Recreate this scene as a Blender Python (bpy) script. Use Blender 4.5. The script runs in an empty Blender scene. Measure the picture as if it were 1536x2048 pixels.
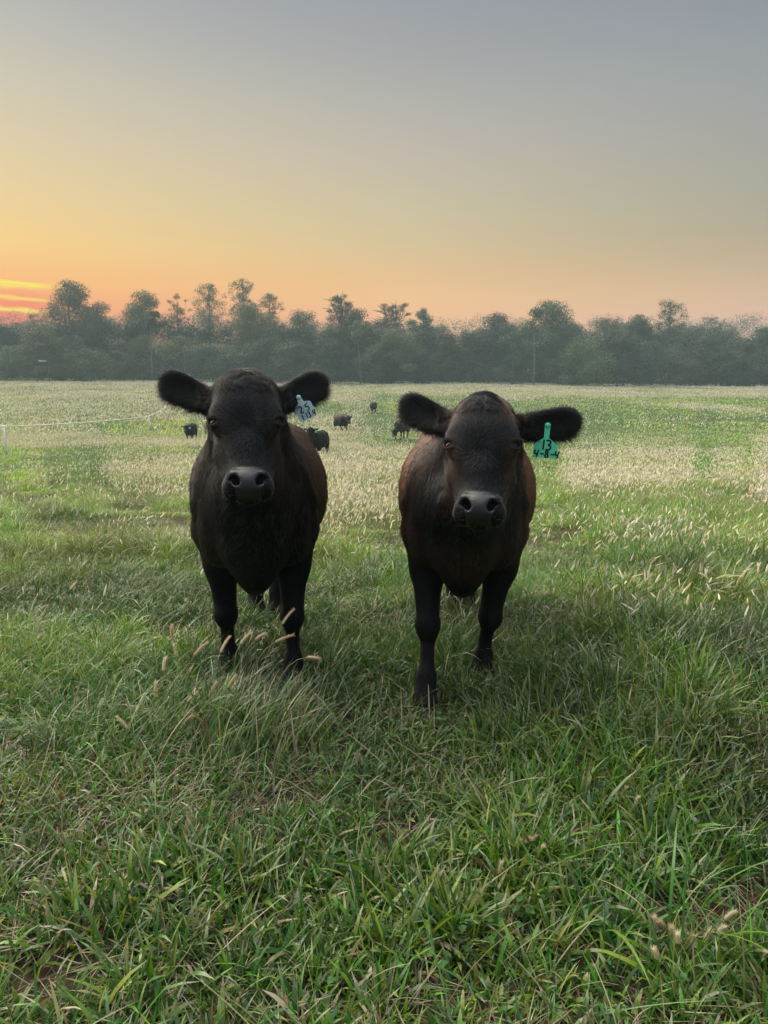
import bpy, math, random
import numpy as np
from mathutils import Vector

R = math.radians
sc = bpy.context.scene
col = sc.collection
DO = dict(trees=1, grass=1, calves=1, far=1, haze=1, fur=1)
random.seed(7)
rng = np.random.default_rng(11)

# ------------------------------------------------------------------ camera
CAM_H, PITCH = 1.20, R(9.92)
F_PX = 1539.0                                   # focal length in pixels of the 1536 x 2048 photo
cam = bpy.data.cameras.new("camera")
cam.sensor_fit = 'VERTICAL'
cam.sensor_height = 24.0
cam.lens = 24.0 * F_PX / 2048.0
cam.clip_start, cam.clip_end = 0.05, 3000.0
cam_o = bpy.data.objects.new("camera", cam)
cam_o.location = (0, 0, CAM_H)
cam_o.rotation_euler = (R(90) - PITCH, 0, 0)
col.objects.link(cam_o)
sc.camera = cam_o

def pix_ray(px, py):
    """direction (not normalised, depth 1) of the view through a photo pixel"""
    a, b = (px - 768) / F_PX, (1024 - py) / F_PX
    cp, sp = math.cos(PITCH), math.sin(PITCH)
    return np.array([a, cp + b * sp, -sp + b * cp])

def at(px, py, Y):
    d = pix_ray(px, py)
    return np.array([0, 0, CAM_H]) + d * (Y / d[1])

# ------------------------------------------------------------------ world and sun
SUN_AZ, SUN_EL = R(-46), R(36)                  # azimuth from +Y towards +X
world = bpy.data.worlds.new("World")
sc.world = world
world.use_nodes = True
wn, wl = world.node_tree.nodes, world.node_tree.links
wn.clear()

def lin(c):
    o = []
    for v in c:
        v /= 255.0
        o.append(v / 12.92 if v <= 0.04045 else ((v + 0.055) / 1.055) ** 2.4)
    return (*o, 1.0)

class NT:
    def __init__(s, tree): s.n, s.l = tree.nodes, tree.links
    def add(s, t, **kw):
        n = s.n.new(t)
        for k, v in kw.items(): setattr(n, k, v)
        return n
    def sock(s, inp, v):
        if isinstance(v, bpy.types.NodeSocket): s.l.new(v, inp)
        else: inp.default_value = v
    def math(s, op, a, b=0.0, c=None, clamp=False):
        n = s.add('ShaderNodeMath', operation=op, use_clamp=clamp)
        s.sock(n.inputs[0], a); s.sock(n.inputs[1], b)
        if c is not None: s.sock(n.inputs[2], c)
        return n.outputs[0]
    def ramp(s, fac, stops, interp='LINEAR'):
        n = s.add('ShaderNodeValToRGB')
        n.color_ramp.interpolation = interp
        e = n.color_ramp.elements
        while len(e) < len(stops): e.new(0.5)
        for i, (p, c) in enumerate(stops): e[i].position = p; e[i].color = c
        s.sock(n.inputs[0], fac)
        return n.outputs[0]
    def mix(s, fac, a, b, blend='MIX'):
        n = s.add('ShaderNodeMix', data_type='RGBA', blend_type=blend)
        s.sock(n.inputs[0], fac); s.sock(n.inputs[6], a); s.sock(n.inputs[7], b)
        return n.outputs[2]
    def maprange(s, v, a, b, c=0.0, d=1.0, smooth=True):
        n = s.add('ShaderNodeMapRange')
        n.interpolation_type = 'SMOOTHSTEP' if smooth else 'LINEAR'
        s.sock(n.inputs[0], v)
        for i, q in enumerate((a, b, c, d)): n.inputs[1 + i].default_value = q
        return n.outputs[0]

w = NT(world.node_tree)
tc = w.add('ShaderNodeTexCoord')
sep = w.add('ShaderNodeSeparateXYZ'); wl.new(tc.outputs['Generated'], sep.inputs[0])
X, Y, Z = sep.outputs
el = w.math('DIVIDE', w.math('MULTIPLY', w.math('ARCSINE', Z), 180 / math.pi), 90.0, clamp=True)   # 0 horizon .. 1 zenith
az = w.math('MULTIPLY', w.math('ARCTAN2', X, Y), 180 / math.pi)                       # degrees, + to the right
e = lambda deg: deg / 90.0
side_l = [(e(0), lin((224, 80, 50))), (e(3.3), lin((244, 104, 50))), (e(4.6), lin((252, 140, 62))), (e(6.4), lin((255, 178, 84))),
          (e(8.6), lin((250, 201, 112))), (e(11.4), lin((235, 202, 138))), (e(15.2), lin((216, 197, 158))), (e(18.4), lin((199, 190, 167))),
          (e(21.2), lin((181, 179, 170))), (e(24), lin((164, 166, 168))), (e(45), lin((150, 160, 172))), (e(90), lin((150, 162, 178)))]
side_c = [(e(0), lin((244, 160, 104))), (e(4.0), lin((250, 178, 118))), (e(5.6), lin((244, 187, 122))), (e(6.8), lin((234, 184, 122))), (e(9.2), lin((214, 186, 138))),
          (e(11.4), lin((202, 186, 148))), (e(15.2), lin((190, 178, 162))), (e(18.4), lin((174, 171, 163))), (e(21.2), lin((160, 160, 161))),
          (e(24), lin((149, 153, 158))), (e(45), lin((142, 152, 166))), (e(90), lin((150, 162, 178)))]
side_r = [(e(0), lin((218, 162, 134))), (e(4.0), lin((224, 173, 142))), (e(5.4), lin((212, 172, 136))), (e(7.6), lin((186, 163, 130))), (e(9.4), lin((172, 158, 132))),
          (e(11.8), lin((163, 158, 142))), (e(15.2), lin((156, 155, 150))), (e(18.4), lin((147, 152, 154))), (e(21.2), lin((139, 146, 151))),
          (e(24), lin((134, 138, 148))), (e(45), lin((138, 148, 162))), (e(90), lin((150, 162, 178)))]
aaz = w.math('ABSOLUTE', w.math('ADD', az, 28.0))
t1 = w.maprange(aaz, 1.0, 30.0, smooth=False)
t2 = w.maprange(aaz, 30.0, 56.0, smooth=False)
grad = w.mix(t2, w.mix(t1, w.ramp(el, side_l), w.ramp(el, side_c)), w.ramp(el, side_r))
# streaks of lit cloud low in the sunrise
cv = w.add('ShaderNodeCombineXYZ')
eld = w.math('MULTIPLY', el, 90.0)
tilt = w.math('ADD', eld, w.math('MULTIPLY', az, 0.05))
w.sock(cv.inputs[0], w.math('MULTIPLY', az, 0.16)); w.sock(cv.inputs[1], w.math('MULTIPLY', tilt, 1.35))
nz = w.add('ShaderNodeTexNoise'); nz.inputs['Scale'].default_value = 1.15; nz.inputs['Detail'].default_value = 4.0
nz.inputs['Roughness'].default_value = 0.5; nz.inputs['Distortion'].default_value = 0.4
wl.new(cv.outputs[0], nz.inputs['Vector'])
def band(c, hw, k=1.0):
    d = w.math('ABSOLUTE', w.math('SUBTRACT', w.math('ADD', tilt, w.math('MULTIPLY', w.math('SUBTRACT', nz.outputs[0], 0.5), 1.1)), c))
    return w.math('MULTIPLY', w.maprange(d, 0.0, hw * 1.2, 1.0, 0.0), k)
streak = w.math('MAXIMUM', w.math('MAXIMUM', band(4.72, 0.30), band(3.85, 0.20, 0.7)), band(3.15, 0.22, 0.95))
m_az = w.maprange(w.math('ABSOLUTE', w.math('ADD', az, 31.0)), 7.0, 9.3, 1.0, 0.0)
streak = w.math('MULTIPLY', streak, m_az)
red = w.math('MULTIPLY', m_az, w.maprange(eld, 4.0, 6.4, 1.0, 0.0))
grad = w.mix(red, grad, lin((250, 96, 14)))
grad = w.mix(streak, grad, lin((255, 232, 20)))
# the sky overhead and away from the sunrise, outside the picture: pale blue, zenith over-bright as an added soft top light
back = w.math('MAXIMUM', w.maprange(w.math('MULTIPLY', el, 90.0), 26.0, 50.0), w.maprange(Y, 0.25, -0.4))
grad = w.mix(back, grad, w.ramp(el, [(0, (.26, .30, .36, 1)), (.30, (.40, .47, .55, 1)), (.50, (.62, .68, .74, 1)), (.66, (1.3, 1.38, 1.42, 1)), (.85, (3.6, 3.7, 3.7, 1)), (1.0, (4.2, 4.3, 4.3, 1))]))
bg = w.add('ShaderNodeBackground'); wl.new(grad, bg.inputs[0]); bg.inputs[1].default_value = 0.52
sky = w.add('ShaderNodeTexSky'); sky.sky_type = 'NISHITA'; sky.sun_disc = False
sky.sun_elevation = SUN_EL; sky.sun_rotation = SUN_AZ; sky.air_density = 1.2; sky.dust_density = 3.0
bg2 = w.add('ShaderNodeBackground'); wl.new(sky.outputs[0], bg2.inputs[0]); bg2.inputs[1].default_value = 0.05
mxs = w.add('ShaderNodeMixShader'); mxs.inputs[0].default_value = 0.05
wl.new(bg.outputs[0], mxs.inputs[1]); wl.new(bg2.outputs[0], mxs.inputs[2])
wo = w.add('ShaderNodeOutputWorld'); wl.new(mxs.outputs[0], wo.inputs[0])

sun = bpy.data.lights.new("sun", 'SUN')
sun.energy = 3.3; sun.angle = R(70); sun.color = (1.0, 0.91, 0.76)
sun_o = bpy.data.objects.new("sun", sun)
sd = Vector((math.sin(SUN_AZ) * math.cos(SUN_EL), math.cos(SUN_AZ) * math.cos(SUN_EL), math.sin(SUN_EL)))
sun_o.rotation_euler = sd.to_track_quat('Z', 'Y').to_euler()
sun_o.location = (-40, 60, 40)
col.objects.link(sun_o)

vs = sc.view_settings
sc.display_settings.display_device = 'sRGB'
vs.view_transform = 'Standard'; vs.look = 'None'; vs.exposure = 1.0; vs.gamma = 1.0; vs.use_curve_mapping = False
sc.cycles.max_bounces = 8; sc.cycles.transparent_max_bounces = 8; sc.cycles.volume_bounces = 1
sc.cycles.use_adaptive_sampling = False; sc.cycles.use_denoising = True; sc.cycles.denoiser = 'OPENIMAGEDENOISE'
sc.cycles.sample_clamp_indirect = 4.0

# ------------------------------------------------------------------ helpers
def smooth(a, b, x):
    t = np.clip((np.asarray(x, float) - a) / (b - a), 0, 1)
    return t * t * (3 - 2 * t)

_tab = np.random.default_rng(5).random((256, 256))
def noise(x, y, s=1.0, o=0):
    """value noise 0..1"""
    x = np.asarray(x, float) / s + 37.3 * (o + 1) + 1000; y = np.asarray(y, float) / s + 91.7 * (o + 1) + 1000
    xi, yi = np.floor(x).astype(int), np.floor(y).astype(int)
    fx, fy = x - xi, y - yi
    fx = fx * fx * (3 - 2 * fx); fy = fy * fy * (3 - 2 * fy)
    g = lambda i, j: _tab[(xi + i) & 255, (yi + j) & 255]
    return (g(0, 0) * (1 - fx) + g(1, 0) * fx) * (1 - fy) + (g(0, 1) * (1 - fx) + g(1, 1) * fx) * fy
def fbm(x, y, s=1.0, o=0, n=3):
    a, t, k = 0, 0, 1.0
    for i in range(n):
        a = a + k * noise(x, y, s / 2 ** i, o + 3 * i); t += k; k *= 0.5
    return a / t

def mesh_np(name, V, F, colors=None, smooth_=True, mat=None, parent=None, attrs=None, dom='POINT'):
    """V (n,3); F list of (m,k) arrays"""
    if not isinstance(F, list): F = [F]
    F = [f for f in F if len(f)]
    me = bpy.data.meshes.new(name)
    me.vertices.add(len(V)); me.vertices.foreach_set('co', np.ascontiguousarray(V, np.float32).ravel())
    nl = sum(f.size for f in F); npoly = sum(len(f) for f in F)
    me.loops.add(nl); me.loops.foreach_set('vertex_index', np.concatenate([f.ravel() for f in F]).astype(np.int32))
    st, p = [], 0
    for f in F:
        st.append(p + np.arange(len(f)) * f.shape[1]); p += f.size
    me.polygons.add(npoly); me.polygons.foreach_set('loop_start', np.concatenate(st).astype(np.int32))
    me.polygons.foreach_set('use_smooth', np.full(npoly, smooth_))
    me.update(calc_edges=True)
    def put(nm, arr):
        arr = np.asarray(arr, np.float32)
        if arr.ndim == 2:
            if arr.shape[1] == 3: arr = np.concatenate([arr, np.ones((len(arr), 1), np.float32)], 1)
            a = me.attributes.new(nm, 'FLOAT_COLOR', dom); a.data.foreach_set('color', arr.ravel())
        else:
            a = me.attributes.new(nm, 'FLOAT', dom); a.data.foreach_set('value', arr.ravel())
    if colors is not None: put('col', colors)
    for k, v in (attrs or {}).items(): put(k, v)
    o = bpy.data.objects.new(name, me); col.objects.link(o)
    if mat: me.materials.append(mat)
    if parent: o.parent = parent
    return o

def tag(o, label=None, cat=None, group=None, kind=None):
    for k, v in (('label', label), ('category', cat), ('group', group), ('kind', kind)):
        if v: o[k] = v
    return o

def empty(name, loc=(0, 0, 0), rz=0.0):
    o = bpy.data.objects.new(name, None); o.empty_display_size = 0.2
    o.location = loc; o.rotation_euler = (0, 0, rz); col.objects.link(o)
    return o

class MB:
    """collects simple shapes into one mesh"""
    def __init__(s): s.V, s.Q, s.T, s.n = [], [], [], 0
    def add(s, V, Q=None, T=None):
        V = np.asarray(V, float); s.V.append(V)
        if Q is not None and len(Q): s.Q.append(np.asarray(Q) + s.n)
        if T is not None and len(T): s.T.append(np.asarray(T) + s.n)
        s.n += len(V)
    def tube(s, pts, rad, k=8, cap=True):
        pts = np.asarray(pts, float); n = len(pts)
        rad = np.broadcast_to(np.asarray(rad, float), (n,))
        tan = np.gradient(pts, axis=0); tan /= np.linalg.norm(tan, axis=1)[:, None] + 1e-9
        up = np.array([0, 0, 1.0]) if abs(tan[0][2]) < 0.9 else np.array([1.0, 0, 0])
        u = np.cross(tan[0], up); u /= np.linalg.norm(u)
        V = []
        for i in range(n):
            u = u - tan[i] * (u @ tan[i]); u /= np.linalg.norm(u)
            v = np.cross(tan[i], u)
            a = np.arange(k) * 2 * math.pi / k
            V.append(pts[i] + rad[i] * (np.cos(a)[:, None] * u + np.sin(a)[:, None] * v))
        V = np.concatenate(V)
        i = np.arange(n - 1)[:, None] * k; j = np.arange(k)[None]; j2 = (j + 1) % k
        Q = np.stack([i + j, i + j2, i + k + j2, i + k + j], -1).reshape(-1, 4)
        T = []
        if cap:
            V = np.concatenate([V, pts[:1], pts[-1:]])
            jj = np.arange(k)
            T = np.concatenate([np.stack([(jj + 1) % k, jj, np.full(k, n * k)], 1),
                                np.stack([(n - 1) * k + jj, (n - 1) * k + (jj + 1) % k, np.full(k, n * k + 1)], 1)])
        s.add(V, Q, T)
    def box(s, c, h, rz=0.0, B=None):
        c, h = np.asarray(c, float), np.asarray(h, float)
        p = np.array([[x, y, z] for x in (-1, 1) for y in (-1, 1) for z in (-1, 1)]) * h
        if B is None:
            cz, sz = math.cos(rz), math.sin(rz); B = np.array([[cz, sz, 0], [-sz, cz, 0], [0, 0, 1]])
        s.add(p @ B + c, [[0, 1, 3, 2], [4, 6, 7, 5], [0, 4, 5, 1], [2, 3, 7, 6], [0, 2, 6, 4], [1, 5, 7, 3]])
    def prism(s, poly, th, B, o):
        """poly (n,2) counter-clockwise in the plane of B[0],B[1]; extruded th along B[2]; convex"""
        poly = np.asarray(poly, float); n = len(poly)
        f = o + poly[:, :1] * B[0] + poly[:, 1:] * B[1]
        V = np.concatenate([f + B[2] * th / 2, f - B[2] * th / 2, [f.mean(0) + B[2] * th / 2, f.mean(0) - B[2] * th / 2]])
        i = np.arange(n); j = (i + 1) % n
        s.add(V, np.stack([i, i + n, j + n, j], 1), np.concatenate([np.stack([i, j, np.full(n, 2 * n)], 1), np.stack([j + n, i + n, np.full(n, 2 * n + 1)], 1)]))
    def build(s, name, mat=None, parent=None, smooth_=True):
        F = []
        if s.Q: F.append(np.concatenate(s.Q))
        if s.T: F.append(np.concatenate(s.T))
        return mesh_np(name, np.concatenate(s.V), F, None, smooth_, mat, parent)

def mat_new(name):
    m = bpy.data.materials.new(name); m.use_nodes = True
    t = NT(m.node_tree); t.n.clear()
    out = t.add('ShaderNodeOutputMaterial')
    return m, t, out
def principled(t, **kw):
    p = t.add('ShaderNodeBsdfPrincipled')
    for k, v in kw.items(): t.sock(p.inputs[k.replace('_', ' ')], v)
    return p
def simple_mat(name, c, rough=0.5, spec=0.5, noise_amt=0.15, scale=30.0, metallic=0.0, bump=0.0):
    m, t, out = mat_new(name)
    n = t.add('ShaderNodeTexNoise'); n.inputs['Scale'].default_value = scale; n.inputs['Detail'].default_value = 4
    tcn = t.add('ShaderNodeTexCoord'); t.l.new(tcn.outputs['Object'], n.inputs['Vector'])
    f = t.maprange(n.outputs[0], 0.3, 0.7, 1 - noise_amt, 1 + noise_amt)
    mx = t.add('ShaderNodeVectorMath', operation='SCALE'); mx.inputs[0].default_value = c[:3]; t.l.new(f, mx.inputs[3])
    p = principled(t, Base_Color=mx.outputs[0], Roughness=rough, Metallic=metallic)
    p.inputs['Specular IOR Level'].default_value = spec
    if bump:
        b = t.add('ShaderNodeBump'); b.inputs['Strength'].default_value = bump; b.inputs['Distance'].default_value = 0.01
        t.l.new(n.outputs[0], b.inputs['Height']); t.l.new(b.outputs[0], p.inputs['Normal'])
    t.l.new(p.outputs[0], out.inputs[0])
    return m
def attr_mat(name, rough=0.5, spec=0.5, trans=0.0, tint=(1, 1, 1)):
    """colour from the mesh attribute col; optional share of light passing through (leaves, blades)"""
    m, t, out = mat_new(name)
    a = t.add('ShaderNodeAttribute'); a.attribute_name = 'col'
    p = principled(t, Base_Color=a.outputs['Color'], Roughness=rough)
    p.inputs['Specular IOR Level'].default_value = spec
    sh = p.outputs[0]
    if trans:
        tr = t.add('ShaderNodeBsdfTranslucent')
        t.l.new(t.mix(1.0, a.outputs['Color'], (*tint, 1), 'MULTIPLY'), tr.inputs[0])
        mx = t.add('ShaderNodeMixShader'); mx.inputs[0].default_value = trans
        t.l.new(sh, mx.inputs[1]); t.l.new(tr.outputs[0], mx.inputs[2]); sh = mx.outputs[0]
    t.l.new(sh, out.inputs[0])
    return m

# ------------------------------------------------------------------ terrain
_ty = np.arange(-40, 500, 0.5)
_tz = np.interp(_ty, [-40, 0, 4.2, 7, 10, 14, 20, 28, 36, 45, 58, 72, 85, 100, 120, 140, 170, 220, 500],
                [0.2, 0.0, 0.0, -0.22, -0.50, -0.85, -1.28, -1.72, -1.98, -2.15, -2.2, -1.98, -1.6, -1.08, -.48, -0.05, .25, .5, .8])
_k = np.exp(-0.5 * (np.arange(-8, 9) * 0.5 / 1.6) ** 2); _k /= _k.sum()
_tz2 = np.convolve(np.pad(_tz, 8, 'edge'), _k, 'valid')
_tz = _tz2
def ground_z(x, y):
    x, y = np.asarray(x, float), np.asarray(y, float)
    z = np.interp(y, _ty, _tz) - 0.0085 * np.clip(x, -90, 90) * smooth(50, 140, y)
    far = smooth(4, 14, y)
    z = z + (fbm(x, y, 0.9, 2, 2) - 0.5) * 0.045 + (fbm(x, y, 1.5, 44, 2) - 0.5) * 0.20 * smooth(3.9, 6.0, y) + (noise(x, y, 5.0, 9) - 0.5) * 0.22 * far + (noise(x, y, 17.0, 12) - 0.5) * 0.30 * far
    return z
def ground_at(px, py):
    d = pix_ray(px, py); p = np.array([0, 0, CAM_H])
    for i in range(4000):
        t = 0.9 * 1.0035 ** i * 1.0
        q = p + d * t
        if q[2] <= ground_z(q[0], q[1]): return q
    return q

def build_ground():
    xs = np.unique(np.concatenate([np.arange(-6, 6.01, 0.12), np.arange(-40, 40.1, 0.8), np.arange(-420, 421, 10)]).round(3))
    ys = np.unique(np.concatenate([np.arange(-6, 9.01, 0.12), np.arange(9, 60, 0.5), np.arange(60, 180, 2), np.arange(180, 431, 10), np.arange(-60, -5, 6)]).round(3))
    gx, gy = np.meshgrid(xs, ys)
    V = np.stack([gx, gy, ground_z(gx, gy)], -1).reshape(-1, 3)
    nx, ny = len(xs), len(ys)
    i = (np.arange(ny - 1)[:, None] * nx + np.arange(nx - 1)[None]).ravel()
    Q = np.stack([i, i + 1, i + nx + 1, i + nx], 1)
    m, t, out = mat_new("meadow soil and thatch")
    geo = t.add('ShaderNodeNewGeometry')
    def nzn(s, d=5.0):
        n = t.add('ShaderNodeTexNoise'); n.inputs['Scale'].default_value = s; n.inputs['Detail'].default_value = d
        t.l.new(geo.outputs['Position'], n.inputs['Vector']); return n.outputs[0]
    soil = t.ramp(nzn(34.0), [(0.3, (0.022, 0.015, 0.009, 1)), (0.55, (0.050, 0.034, 0.020, 1)), (0.75, (0.105, 0.075, 0.043, 1))])
    moss = t.ramp(nzn(21.0), [(0.3, (0.022, 0.04, 0.012, 1)), (0.6, (0.05, 0.085, 0.022, 1)), (0.8, (0.10, 0.12, 0.04, 1))])
    sepg = t.add('ShaderNodeSeparateXYZ'); t.l.new(geo.outputs['Position'], sepg.inputs[0])
    far = t.maprange(sepg.outputs[1], 6.0, 30.0)
    f = t.math('MAXIMUM', t.math('MULTIPLY', t.maprange(nzn(9.0, 5.0), 0.5, 0.7), .35), far)
    c = t.mix(f, soil, moss)
    p = principled(t, Base_Color=c, Roughness=0.9)
    p.inputs['Specular IOR Level'].default_value = 0.15
    b = t.add('ShaderNodeBump'); b.inputs['Strength'].default_value = 0.8; b.inputs['Distance'].default_value = 0.02
    t.l.new(nzn(70.0), b.inputs['Height']); t.l.new(b.outputs[0], p.inputs['Normal'])
    t.l.new(p.outputs[0], out.inputs[0])
    tag(mesh_np("ground", V, Q, None, True, m), kind='structure')
build_ground()

# ------------------------------------------------------------------ calves: one smooth surface from blended volumes
class Field:
    def __init__(s, xs, ys, zs):
        s.ax = (xs.astype(np.float32), ys.astype(np.float32), zs.astype(np.float32))
        s.F = np.full((len(xs), len(ys), len(zs)), 1.0, np.float32)
    def blk(s, lo, hi, m=0.10):
        sl = []
        for a, l, h in zip(s.ax, lo, hi):
            sl.append(slice(int(np.searchsorted(a, l - m)), int(np.searchsorted(a, h + m))))
        gx, gy, gz = (a[q] for a, q in zip(s.ax, sl))
        return tuple(sl), gx[:, None, None], gy[None, :, None], gz[None, None, :]
    def put(s, sl, d, k):
        a = s.F[sl]
        h = np.maximum(k - np.abs(a - d), 0) / k
        s.F[sl] = np.minimum(a, d) - h * h * k * 0.25
    def cut(s, sl, d, k):
        a = s.F[sl]
        h = np.maximum(k - np.abs(a + d), 0) / k
        s.F[sl] = np.maximum(a, -d) + h * h * k * 0.25
    def _ell(s, c, r, B):
        c = np.asarray(c, float)
        B = np.eye(3) if B is None else np.asarray(B)
        ext = np.sqrt(((B * np.asarray(r)[:, None]) ** 2).sum(0))
        sl, x, y, z = s.blk(c - ext, c + ext)
        x, y, z = x - c[0], y - c[1], z - c[2]
        k0 = k1 = 0
        for i in range(3):
            q = (x * B[i][0] + y * B[i][1] + z * B[i][2])
            k0 = k0 + (q / r[i]) ** 2; k1 = k1 + (q / r[i] ** 2) ** 2
        k0 = np.sqrt(k0); k1 = np.sqrt(k1) + 1e-6
        return sl, (k0 * (k0 - 1) / k1).astype(np.float32)
    def ell(s, c, r, k=0.05, B=None):
        s.put(*s._ell(c, r, B), k)
    def ecut(s, c, r, k=0.01, B=None):
        s.cut(*s._ell(c, r, B), k)
    def _cone(s, a, b, ra, rb):
        a, b = np.asarray(a, float), np.asarray(b, float); m = max(ra, rb)
        sl, x, y, z = s.blk(np.minimum(a, b) - m, np.maximum(a, b) + m)
        ab = b - a; L = ab @ ab
        t = np.clip(((x - a[0]) * ab[0] + (y - a[1]) * ab[1] + (z - a[2]) * ab[2]) / L, 0, 1)
        d = np.sqrt((x - a[0] - t * ab[0]) ** 2 + (y - a[1] - t * ab[1]) ** 2 + (z - a[2] - t * ab[2]) ** 2) - (ra + (rb - ra) * t)
        return sl, d.astype(np.float32)
    def cone(s, a, b, ra, rb, k=0.05):
        s.put(*s._cone(a, b, ra, rb), k)
    def chain(s, pts, k=0.03):
        for (a, ra), (b, rb) in zip(pts[:-1], pts[1:]): s.cone(a, b, ra, rb, k)
    def ccut(s, a, b, ra, rb, k=0.006):
        s.cut(*s._cone(a, b, ra, rb), k)
    def mesh(s):
        F = s.F; ins = F < 0
        nx, ny, nz = F.shape
        cnt = np.zeros((nx - 1, ny - 1, nz - 1), np.int8)
        for i in (0, 1):
            for j in (0, 1):
                for k in (0, 1):
                    cnt += ins[i:nx - 1 + i, j:ny - 1 + j, k:nz - 1 + k]
        act = (cnt > 0) & (cnt < 8)
        I, J, K = np.nonzero(act)
        idx = np.full(act.shape, -1, np.int32); idx[act] = np.arange(len(I))
        P = np.zeros((len(I), 3)); n = np.zeros(len(I))
        A = s.ax
        cor = [(i, j, k) for i in (0, 1) for j in (0, 1) for k in (0, 1)]
        val = {c: F[I + c[0], J + c[1], K + c[2]] for c in cor}
        pos = {c: np.stack([A[0][I + c[0]], A[1][J + c[1]], A[2][K + c[2]]], 1) for c in cor}
        for a in cor:
            for d in range(3):
                if a[d]: continue
                b = tuple(1 if q == d else a[q] for q in range(3))
                va, vb = val[a], val[b]
                m = (va < 0) != (vb < 0)
                t = np.where(m, va / np.where(va == vb, 1, va - vb), 0)
                P += np.where(m[:, None], pos[a] + t[:, None] * (pos[b] - pos[a]), 0); n += m
        P /= n[:, None]
        Q = []
        for d in range(3):
            o1, o2 = [(1, 2), (2, 0), (0, 1)][d]
            sa = [slice(1, -1)] * 3; sb = [slice(1, -1)] * 3
            sa[d] = slice(0, -1); sb[d] = slice(1, None)
            m = ins[tuple(sa)] != ins[tuple(sb)]
            i = np.stack(np.nonzero(m), 1)
            off = np.array([1, 1, 1]); off[d] = 0; i = i + off
            fl = ins[tuple(i.T)]
            def c(p, q):
                z = i.copy(); z[:, o1] -= p; z[:, o2] -= q
                return idx[tuple(z.T)]
            q = np.stack([c(1, 1), c(0, 1), c(0, 0), c(1, 0)], 1)
            q[~fl] = q[~fl][:, ::-1]
            Q.append(q)
        Q = np.concatenate(Q)
        # light smoothing
        e = np.concatenate([Q[:, [a, (a + 1) % 4]] for a in range(4)])
        for it in range(2):
            acc = np.zeros_like(P); dg = np.zeros(len(P))
            for a in range(3): acc[:, a] = np.bincount(e[:, 0], P[e[:, 1], a], len(P))
            dg = np.bincount(e[:, 0], minlength=len(P))
            P = P * 0.5 + 0.5 * acc / np.maximum(dg, 1)[:, None]
        return P, Q

def head_frame(pose):
    a = R(pose['tilt'])
    Xv, U, N = np.array([1., 0, 0]), np.array([0, -math.sin(a), -math.cos(a)]), np.array([0, -math.cos(a), math.sin(a)])
    r = R(pose.get('roll', 0)); c, s_ = math.cos(r), math.sin(r)
    Xv, U = c * Xv + s_ * U, -s_ * Xv + c * U             # roll about the face normal
    y = R(pose.get('yaw', 0)); M = np.array([[math.cos(y), -math.sin(y), 0], [math.sin(y), math.cos(y), 0], [0, 0, 1]])
    return M @ Xv, M @ U, M @ N

def ear_frame(pose, H, s_):
    Xv, U, N = H
    ang = R(pose['ear'][0 if s_ < 0 else 1])
    E = s_ * Xv * math.cos(ang) - U * math.sin(ang) - N * 0.22; E /= np.linalg.norm(E)
    fwd = np.array([0, -1.0, -0.10]) if pose.get('fwd', True) else N
    M = fwd - E * (fwd @ E); M /= np.linalg.norm(M)
    W = np.cross(M, E) * s_                                # pointing down along the ear's height
    if W[2] > 0: W = -W
    return E, W, M

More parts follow.
